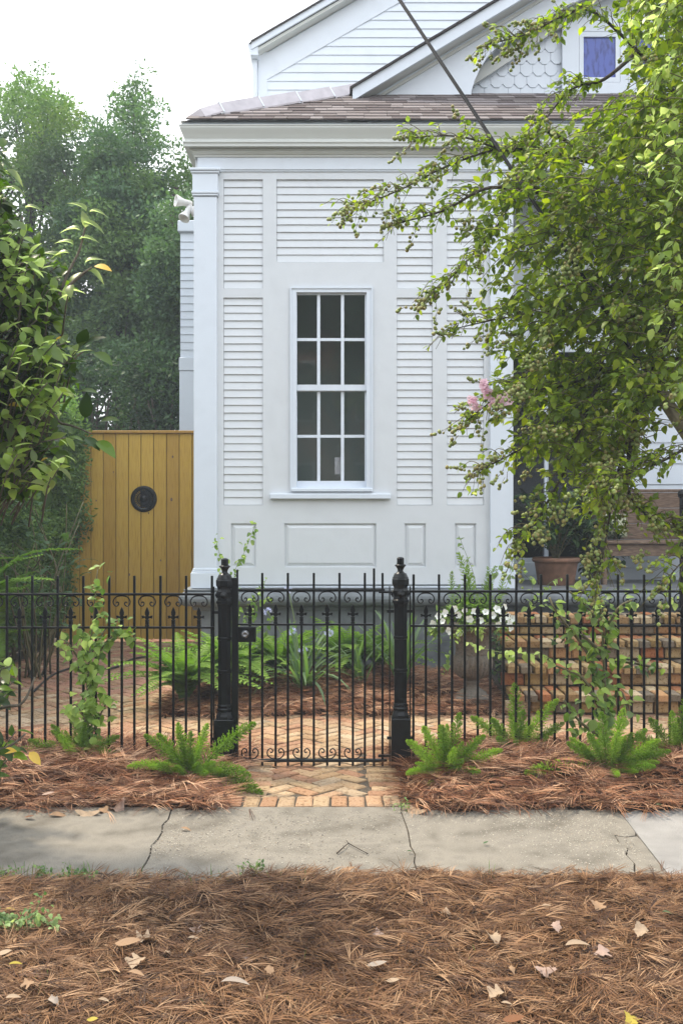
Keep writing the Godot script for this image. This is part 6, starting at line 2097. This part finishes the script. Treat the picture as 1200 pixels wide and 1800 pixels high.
# ---------------------------------------------------------------- crape myrtle at the right
func build_crape_myrtle() -> void:
	var base := Vector3(2.75, 0, -5.7)
	var t := thing("crape_myrtle", "leafy crape myrtle with seed clusters and a pink blossom overhanging the porch side", "tree", base)
	var leaf := leaf_mesh(0.047, 0.032, 0.20, 0.28, 4, 0.75)
	var greens := [Color(0.196, 0.270, 0.032), Color(0.275, 0.366, 0.039), Color(0.137, 0.201, 0.034), Color(0.377, 0.441, 0.048), Color(0.162, 0.235, 0.032)]
	var mats := palette_mats(greens, 0.38, 0.9)
	var cap_cols := [Color(0.27, 0.31, 0.09), Color(0.34, 0.37, 0.13), Color(0.30, 0.26, 0.09), Color(0.22, 0.29, 0.08)]
	var limbs := [
		[[1500, 1480, 5.7], [1460, 1100, 5.7], [1420, 800, 5.7], [1380, 500, 5.7], [1340, 250, 5.7], [1290, 0, 5.7]],
		[[1420, 560, 5.6], [1200, 400, 5.5], [1080, 350, 5.5], [960, 340, 5.4], [915, 330, 5.4], [868, 405, 5.4], [800, 480, 5.3], [760, 520, 5.3]],
		[[1390, 420, 5.7], [1180, 330, 5.7], [1050, 290, 5.6], [960, 268, 5.5], [880, 262, 5.4], [790, 290, 5.3], [700, 335, 5.3], [615, 368, 5.3]],
		[[1360, 320, 5.6], [1220, 200, 5.6], [1120, 90, 5.5], [1040, 20, 5.4], [990, 28, 5.4], [930, 58, 5.3], [872, 75, 5.3]],
		[[1410, 640, 5.5], [1180, 560, 5.4], [1060, 500, 5.4], [960, 550, 5.3], [880, 560, 5.3], [790, 580, 5.2]],
		[[1430, 760, 5.4], [1260, 640, 5.2], [1120, 640, 5.2], [980, 680, 5.1], [890, 690, 5.1], [820, 740, 5.1]],
		[[1400, 600, 5.4], [1230, 520, 5.1], [1160, 620, 5.0], [1120, 720, 4.9], [1085, 830, 4.9], [1065, 940, 4.9], [1050, 1025, 4.9]],
		[[1300, 520, 5.3], [1100, 560, 5.1], [1040, 700, 5.0], [990, 830, 5.0], [950, 900, 5.0], [910, 955, 5.0]],
		[[1120, 720, 4.9], [1100, 850, 4.9], [1140, 910, 4.9], [1190, 932, 4.9]],
		[[1430, 760, 5.0], [1300, 720, 4.8], [1200, 790, 4.7], [1140, 820, 4.7], [1065, 845, 4.7]],
		[[1430, 820, 5.0], [1330, 860, 4.8], [1250, 930, 4.7], [1165, 1025, 4.7]],
		[[1180, 560, 5.4], [1010, 720, 5.2], [930, 780, 5.1], [845, 826, 5.1]],
		[[1050, 290, 5.6], [960, 230, 5.5], [900, 265, 5.4], [810, 240, 5.3], [725, 242, 5.3]],
		[[960, 340, 5.4], [860, 330, 5.3], [780, 370, 5.3], [700, 392, 5.3]],
		[[1120, 90, 5.5], [1060, 140, 5.4], [1000, 160, 5.4], [940, 235, 5.4]]]
	var lines := []
	for k in limbs.size():
		var pts := []
		for p in limbs[k]:
			pts.append(V(p[0], p[1], p[2]) - base)
		if k == 0:
			pts[0].y = -0.03
		var c := curve_of(pts, 5)
		lines.append(c)
		put("branch" if k else "trunk", tubed(c, 0.07 if k == 0 else 0.013, 0.02 if k == 0 else 0.0022, 7), M.bark, t)
	var xfs := []
	var lc := PackedColorArray()
	var caps := []
	var cc := PackedColorArray()
	var twigs := begin(true)
	var leaf_along := func(a: Vector3, b: Vector3, sag: float, count: int, size: float, tone: float, seeds: int) -> void:
		var mid := (a + b) * 0.5 + Vector3(rf(-0.03, 0.03), 0.03, rf(-0.03, 0.03))
		var tip := b - Vector3(0, sag, 0)
		var c := curve_of([a, mid, tip], 4)
		tube(twigs, c, 0.0028, 0.0012, 4, false)
		var along := (tip - a).normalized()
		for k in count:
			var tt := rf(0.08, 1.0)
			var i := mini(int(tt * (c.size() - 1)), c.size() - 2)
			var at: Vector3 = c[i].lerp(c[i + 1], rf(0, 1))
			var dir := along * rf(0.2, 0.9) + rand_dir() * 0.9 + Vector3(0, -0.25, 0)
			xfs.append(Transform3D(aim(dir, Vector3(rf(-0.7, 0.7), 1, rf(-0.4, 0.8))).scaled(Vector3.ONE * size * rf(0.65, 1.15)), at + dir.normalized() * 0.008))
			var col: Color = greens[rng.randi() % greens.size()]
			var q := tone * rf(0.85, 1.18)
			lc.append(Color(col.r * q, col.g * q, col.b * q))
		if seeds > 0:        # a panicle of round green seed capsules at the tip
			for k in seeds:
				var s := rf(0.0, 1.0)
				var at := tip + along * (s * 0.13 - 0.03) + rand_dir() * 0.030 * (1.1 - s)
				caps.append(Transform3D(Basis.from_scale(Vector3.ONE * rf(0.7, 1.15)), at))
				cc.append(pick(cap_cols))
				if k % 3 == 0:
					tube(twigs, [tip + along * (s * 0.09 - 0.05), at], 0.0012, 0.001, 3, false)
	var poly := px_poly([1060, -80, 1085, 0, 1095, 110, 1085, 170, 1040, 215, 960, 235, 930, 250, 905, 260, 850, 285, 800, 330, 790, 390, 775, 450, 790, 510, 850, 520, 850, 590, 850, 660, 860, 720, 890, 760, 900, 810, 960, 815, 985, 850, 1000, 900, 1030, 905, 1075, 850, 1080, 800, 1105, 740, 1120, 700, 1150, 660, 1180, 700, 1230, 760, 1420, 760, 1420, -80])
	var made := 0
	while made < 2100:
		var p := Vector2(rf(760, 1420), rf(-80, 910))
		if not inside_px(p, poly):
			continue
		# sparser at the left, thick to the right
		var fill := clampf((p.x - 785.0) / 300.0, 0.10, 1.0)
		if p.x > 1215:
			fill *= 0.45
		if rng.randf() > fill:
			continue
		made += 1
		var half := lerpf(0.25, 0.85, clampf((p.x - 800.0) / 350.0, 0.0, 1.0))
		var tip := V(p.x, p.y, 5.35 + rf(-1, 1) * half) - base
		var back := Vector3(rf(0.10, 0.32), rf(-0.10, 0.22), rf(-0.14, 0.14))
		leaf_along.call(tip + back, tip, rf(0.0, 0.08), 12 + rng.randi() % 6, rf(0.8, 1.2), rf(0.8, 1.25), 16 if rng.randf() < 0.05 else 0)
	# leaves and panicles along the reaching branches
	for k in range(1, lines.size()):
		var c: Array = lines[k]
		var n: int = c.size()
		for i in range(int(n * 0.35), n - 1):
			var sparse: float = float(i) / n
			for r in 3 if sparse > 0.7 else 4:
				var at: Vector3 = c[i].lerp(c[i + 1], rf(0, 1))
				var out_: Vector3 = (c[i + 1] - c[i]).normalized() * 0.10 + rand_dir() * 0.09
				leaf_along.call(at, at + out_, 0.01, 5, lerpf(1.0, 0.72, sparse), rf(1.0, 1.4), 11 if sparse > 0.62 and rng.randf() < 0.34 else 0)
		var e: Vector3 = c[n - 1]
		leaf_along.call(c[n - 2], e, 0.0, 4, 0.6, 1.2, 26)
	# the seed heads that show against the dark of the crown
	for q in [[1010, 440, 40, 4.9], [1000, 480, 40, 4.9], [1090, 545, 44, 4.8], [1110, 560, 30, 4.8], [1040, 385, 26, 4.9], [940, 640, 36, 4.9], [910, 690, 40, 4.9], [880, 720, 30, 4.9], [1130, 650, 28, 4.8], [1075, 740, 28, 4.8], [1115, 770, 30, 4.8], [1080, 800, 24, 4.8], [960, 760, 24, 4.9], [1060, 890, 30, 4.8], [1110, 880, 24, 4.8], [985, 905, 30, 4.9], [950, 940, 30, 4.9], [1150, 925, 26, 4.8], [990, 350, 24, 4.9], [820, 400, 24, 5.2], [960, 590, 30, 4.9], [1125, 985, 20, 4.9], [1040, 985, 26, 4.9]]:
		var c := V(q[0], q[1], q[3]) - base
		for k in int(q[2]):
			var at := c + rand_dir() * Vector3(0.07, 0.06, 0.05) * rf(0.3, 1.0)
			caps.append(Transform3D(Basis.from_scale(Vector3.ONE * rf(0.8, 1.25)), at))
			cc.append(pick(cap_cols))
			if k % 2 == 0:
				tube(twigs, [c + (at - c) * 0.2, at], 0.0015, 0.001, 3, false)
	put("twigs", done(twigs), M.stem, t).set_meta("kind", "stuff")
	leaves_of(t, leaf, xfs, lc, mats, M.leaf_gloss, 300)
	var st := begin(true)
	lathe(st, [Vector2(0.0, -0.0095), Vector2(0.007, -0.006), Vector2(0.0095, 0.0), Vector2(0.007, 0.006), Vector2(0.0, 0.0105)], 6)
	many("seed_capsules", done(st), M.capsule, t, caps, cc)
	# pink blossom
	st = begin()
	for k in 6:
		var a := TAU * k / 6.0
		var o := Vector3(cos(a), sin(a), rf(-0.3, 0.3))
		var s := Vector3(-sin(a), cos(a), rf(-0.3, 0.3))
		quad(st, o * 0.004, o * 0.014 - s * 0.009 + Vector3(0, 0, rf(-0.004, 0.004)), o * 0.022 + Vector3(0, 0, rf(-0.006, 0.006)), o * 0.014 + s * 0.009)
	var petal := done(st)
	var pink := leafy(mat(0.84, 0.56, 0.64, 0.6), 0.5, 1, 0.9, 1)
	for q in [[854, 690, 22], [850, 675, 14], [862, 705, 10], [830, 705, 14], [838, 715, 8], [880, 706, 14], [890, 700, 8]]:
		var c := V(q[0], q[1], 5.0) - base
		for k in int(q[2]):
			put("blossom", petal, pink, t, Transform3D(aim(rand_dir() + Vector3(0, 0, 0.6), Vector3.UP).scaled(Vector3.ONE * rf(0.6, 1.0)), c + rand_dir() * Vector3(0.022, 0.032, 0.022) * rf(0.3, 1.0)))

# ---------------------------------------------------------------- small things
func build_small_things() -> void:
	# twin floodlight under the eave
	var c := V(342, 372, 10.2)
	var l := thing("floodlight", "white security floodlight fixed to the side of the left pilaster", "floodlight", c)
	var st := begin(true)
	lathe(st, [Vector2(0.0, 0.0), Vector2(0.055, 0.0), Vector2(0.055, 0.03), Vector2(0.0, 0.035)], 16)
	put("mount", done(st), M.white_plastic, l, Transform3D(Basis(Vector3(0, 0, 1), PI / 2), Vector3(0.005, 0.0, 0)))
	for q in [[Vector3(-1.0, 0.08, 0.55), Vector3(-0.06, 0.085, 0.02), 1.0], [Vector3(-0.35, -0.9, 0.5), Vector3(-0.035, -0.01, 0.03), 1.0]]:
		st = begin(true)
		lathe(st, [Vector2(0.0, -0.115), Vector2(0.026, -0.11), Vector2(0.032, -0.095), Vector2(0.034, -0.02), Vector2(0.048, 0.02), Vector2(0.060, 0.055), Vector2(0.060, 0.062), Vector2(0.054, 0.062), Vector2(0.042, 0.022), Vector2(0.0, 0.0)], 18)
		var b := aim(q[0], Vector3.UP)
		put("lamp_head", done(st), M.white_plastic, l, Transform3D(Basis(b.x, b.z, -b.y), q[1] + Vector3(-0.03, 0, 0) + q[0].normalized() * 0.04))
		put("arm", tubed([Vector3(0, 0.0, 0), q[1]], 0.014, 0.014, 8), M.white_plastic, l)
	# guy wire with its guard, in front of the crape myrtle
	var d0 := 4.85
	var g := thing("guy_wire", "dark twisted guy wire slanting down through the crape myrtle, with a tan guard", "guy wire", Vector3(V(1290, 890, d0).x, 0, -d0))
	var a := V(560, -215, 6.0) - g.position
	var b2 := V(1160, 692, 4.85) - g.position
	var dirn := (b2 - a).normalized()
	var end_ := b2 + dirn * 4.0
	var ground_t := (b2.y + 0.03) / -dirn.y
	end_ = b2 + dirn * ground_t
	put("wire", tubed([a, b2 + dirn * 0.02, end_], 0.0098, 0.0098, 8), M.cable, g)
	st = begin(true)
	tube(st, [b2, b2 + dirn * 1.6], 0.033, 0.033, 14)
	put("guard", done(st), M.guard, g)
	st = begin(true)
	tube(st, [b2 + dirn * 0.01 - Vector3(0, 0, 0), b2 + dirn * 0.05], 0.039, 0.039, 14)
	put("guard_band", done(st), M.guard, g)
	# black garden hose on the courtyard
	var h := thing("garden_hose", "black garden hose lying on the bricks near the wooden gate", "hose", G(185, 1175, 0.01))
	var hp := []
	for q in [[60, 1215], [95, 1185], [140, 1172], [180, 1176], [205, 1172], [235, 1158], [290, 1150]]:
		hp.append(G(q[0], q[1], 0.012) - h.position)
	put("hose", tubed(curve_of(hp, 5), 0.011, 0.011, 7), M.rubber, h)
	var v := thing("valve_cover", "round weathered valve cover in the pine straw at the right edge", "cover", G(1180, 1392, 0.05))
	st = begin(true)
	lathe(st, [Vector2(0.10, -0.05), Vector2(0.10, 0.0), Vector2(0.094, 0.006), Vector2(0.0, 0.008)], 28)
	put("lid", done(st), M.old_wood, v)
	# forked twig on the pavement
	var tw := thing("twig", "dark forked twig lying on the middle pavement slab", "twig", G(622, 1490, 0.006))
	var o := tw.position
	put("stem", tubed([G(592, 1500, 0.006) - o, G(605, 1488, 0.012) - o, G(612, 1482, 0.010) - o, G(630, 1492, 0.010) - o, G(647, 1501, 0.006) - o], 0.0035, 0.002, 5), M.bark, tw)
	put("fork", tubed([G(612, 1482, 0.010) - o, G(608, 1476, 0.014) - o], 0.0025, 0.0015, 5), M.bark, tw)

# ---------------------------------------------------------------- fallen leaves
func lobed_leaf(size: float, lobes: int, depth: float, curl: float) -> ArrayMesh:    # lies in x, z, rippled
	var st := begin(true)
	var rim := []
	var n := lobes * 6
	for k in n:
		var a := TAU * k / n
		var r := size * 0.5 * (1.0 - depth * (0.5 + 0.5 * cos(a * lobes + PI))) * (1.0 - 0.10 * absf(sin(a * lobes * 2.0))) * rf(0.92, 1.06)
		if absf(wrapf(a - PI, -PI, PI)) < 0.4:
			r *= 0.55
		var p := Vector3(cos(a) * r, 0, sin(a) * r)
		p.y = curl * size * (p.x * p.x - 0.7 * p.z * p.z) / (size * size) * 4.0 + rf(-0.05, 0.05) * size
		rim.append(p)
	for ring in 2:
		pass
	for k in n:
		var a: Vector3 = rim[k]
		var b: Vector3 = rim[(k + 1) % n]
		var c := Vector3(0, 0.0, 0)
		tri(st, c, b * 0.5 - Vector3(0, b.y * 0.25, 0), a * 0.5 - Vector3(0, a.y * 0.25, 0))
		quad(st, a * 0.5 - Vector3(0, a.y * 0.25, 0), b * 0.5 - Vector3(0, b.y * 0.25, 0), b, a)
	return done(st)

func build_fallen_leaves() -> void:
	var pale := Color(0.46, 0.335, 0.225)
	var tan_ := Color(0.40, 0.25, 0.145)
	var grey_ := Color(0.42, 0.345, 0.28)
	var pinkish := Color(0.46, 0.32, 0.255)
	var rust := Color(0.23, 0.10, 0.045)
	var yellow := Color(0.46, 0.36, 0.06)
	var green := Color(0.09, 0.15, 0.07)
	# px, py, width in photograph pixels, kind, colour, label
	var list := [
		[1130, 1635, 34, "lobed", pale, "tan lobed leaf standing out on the verge far right"],
		[957, 1703, 38, "lobed", pinkish, "pinkish lobed leaf on the verge, lower right of centre"],
		[872, 1743, 36, "lobed", pale, "pale crumpled leaf below the pinkish leaf on the verge"],
		[867, 1645, 32, "lobed", pale, "pale lobed leaf on the verge right of centre"],
		[662, 1698, 34, "oval", grey_, "long pale leaf on the verge just right of the middle"],
		[414, 1726, 48, "oval", grey_, "large pointed pale leaf lying at bottom left of centre"],
		[470, 1703, 26, "lobed", tan_, "tan leaf beside the large pointed pale leaf"],
		[434, 1685, 22, "oval", pinkish, "small mauve leaf above the large pointed pale leaf"],
		[255, 1651, 42, "lobed", pale, "pale ragged leaf uppermost in the group of three at left"],
		[225, 1660, 46, "oval", tan_, "brown curled leaf left in the group of three at left"],
		[240, 1687, 40, "lobed", pale, "pale torn leaf lowest in the group of three at left"],
		[294, 1675, 16, "lobed", pale, "small pale leaf right of the group of three"],
		[240, 1710, 30, "oval", tan_, "tan leaf half hidden below the group of three"],
		[327, 1573, 20, "lobed", pale, "small white-tan leaf near the pavement edge left of centre"],
		[345, 1634, 24, "lobed", pinkish, "faded pink leaf on the verge above the group of three"],
		[341, 1648, 20, "oval", pale, "narrow cream leaf on the verge beside the faded pink leaf"],
		[92, 1758, 26, "lobed", grey_, "grey-tan leaf near the bottom left weed"],
		[50, 1728, 26, "lobed", tan_, "tan leaf at the lower left edge of the verge"],
		[24, 1752, 24, "oval", pale, "pale leaf in the bottom left corner"],
		[28, 1694, 22, "oval", yellow, "yellowish leaf at the left edge under the weed"],
		[8, 1677, 26, "oval", pale, "pale oval leaf cut by the left edge"],
		[94, 1584, 24, "oval", grey_, "grey leaf near the clover at left"],
		[20, 1600, 26, "oval", yellow, "bright yellow leaf above the left weed"],
		[163, 1793, 20, "oval", yellow, "dull yellow leaf at the bottom edge, left"],
		[183, 1757, 20, "oval", pale, "pale leaf above the bottom edge, left"],
		[782, 1604, 20, "lobed", pale, "small pale leaf on the verge below the pavement joint"],
		[974, 1628, 24, "lobed", pinkish, "pale pink leaf on the verge below the third slab"],
		[1052, 1590, 30, "lobed", tan_, "brown folded leaf on the verge near the pavement at right"],
		[1015, 1660, 44, "oval", pale, "pair of pale fragments on the verge right of centre"],
		[1060, 1673, 32, "lobed", pinkish, "broken mauve leaf on the verge at right"],
		[897, 1702, 18, "lobed", tan_, "small tan leaf left of the pinkish lobed leaf"],
		[665, 1642, 24, "lobed", pinkish, "faded leaf on the verge near the middle"],
		[690, 1725, 22, "oval", pale, "short pale leaf below the long pale leaf"],
		[960, 1592, 18, "oval", pale, "tiny cream leaf on the verge under the third slab"],
		[945, 1558, 20, "oval", rust, "rust leaf at the near pavement edge"],
		[755, 1547, 26, "oval", pale, "flat pale leaf at the near pavement edge, right of the joint"],
		[790, 1540, 18, "lobed", pale, "pale scrap of leaf at the near edge under the joint"],
		[610, 1532, 28, "oval", tan_, "orange-tan leaf at the near pavement edge, middle"],
		[902, 1794, 36, "oval", rust, "rust-brown leaf at the bottom edge, right of centre"],
		[1112, 1792, 34, "lobed", yellow, "yellow-tan leaf at the bottom right edge"],
		[890, 1763, 18, "oval", pale, "little pale leaf above the rust-brown leaf at the bottom"],
		[732, 1423, 46, "lobed", pale, "broad pale oak leaf at the head of the pavement joint"],
		[205, 1421, 34, "lobed", pinkish, "pale leaf on the pavement edge left, right one of the pile"],
		[155, 1428, 44, "lobed", pale, "pale leaf on the pavement edge left, in the middle of the pile"],
		[180, 1424, 26, "lobed", tan_, "tan leaf between two pale leaves of the pile"],
		[103, 1432, 30, "oval", tan_, "brown curled leaf left of the pile on the pavement edge"],
		[52, 1437, 18, "oval", rust, "dark leaf on the pavement at the far left"],
		[327, 1456, 18, "oval", tan_, "small brown leaf alone on the left pavement slab"],
		[85, 1397, 22, "oval", pinkish, "pinkish leaf on the straw bed under the leftmost fern"],
		[1158, 1414, 12, "oval", green, "small green leaf on the straw near the valve cover"],
		[853, 1482, 10, "oval", green, "small green leaf on the middle of the third slab"],
		[720, 1496, 10, "oval", green, "small green leaf in the pavement joint"],
		[1172, 1603, 16, "oval", green, "green leaf on the verge at the right edge"]]
	var lob := []
	for k in 5:
		lob.append(lobed_leaf(1.0, [5, 6, 5, 7, 4][k], [0.30, 0.22, 0.34, 0.2, 0.26][k], [0.25, 0.35, -0.2, 0.3, 0.45][k]))
	var ov := []
	for k in 3:
		ov.append(leaf_mesh(1.0, [0.42, 0.55, 0.36][k], [0.5, 0.25, 0.7][k], [0.2, -0.25, 0.1][k], 6, 0.85))
	var mats := {}
	for q in list:
		var py: float = q[1]
		var h := 0.012
		var at := G(q[0], py, h)
		var pile := maxf(bed_height("verge", at.x, -at.z), maxf(bed_height("left", at.x, -at.z), bed_height("right", at.x, -at.z)))
		if pile > 0.0:
			at = G(q[0], py, pile + (0.045 if py > 1500 else 0.06))
		var size: float = q[2] * -at.z / F * 1.08
		if not mats.has(q[4]):
			mats[q[4]] = triplanar(leafy(mat(q[4].r, q[4].g, q[4].b, 0.7, 0.3), 0.2, 1, 0.8, 0.6), Vector3(14, 14, 14), noise(50, 0.03, 4, 256, [grey(0.7), grey(1.0)]), null, 0.5, false)
		var mesh: Mesh = lob[rng.randi() % 5] if q[3] == "lobed" else ov[rng.randi() % 3]
		var b := Basis(Vector3.UP, rf(0, TAU)) if q[3] == "lobed" else Basis(Vector3.UP, PI / 2 + rf(-0.4, 0.4))
		var o := put("fallen_leaf", mesh, mats[q[4]], self, Transform3D(Basis(Vector3(1, 0, 0), rf(0.0, 0.25)) * b * Basis.from_scale(Vector3(size, size, size)), at - (b * Vector3(0, 0, size * 0.5) if q[3] == "oval" else Vector3.ZERO)))
		tag(o, q[5], "leaf", "fallen leaves")
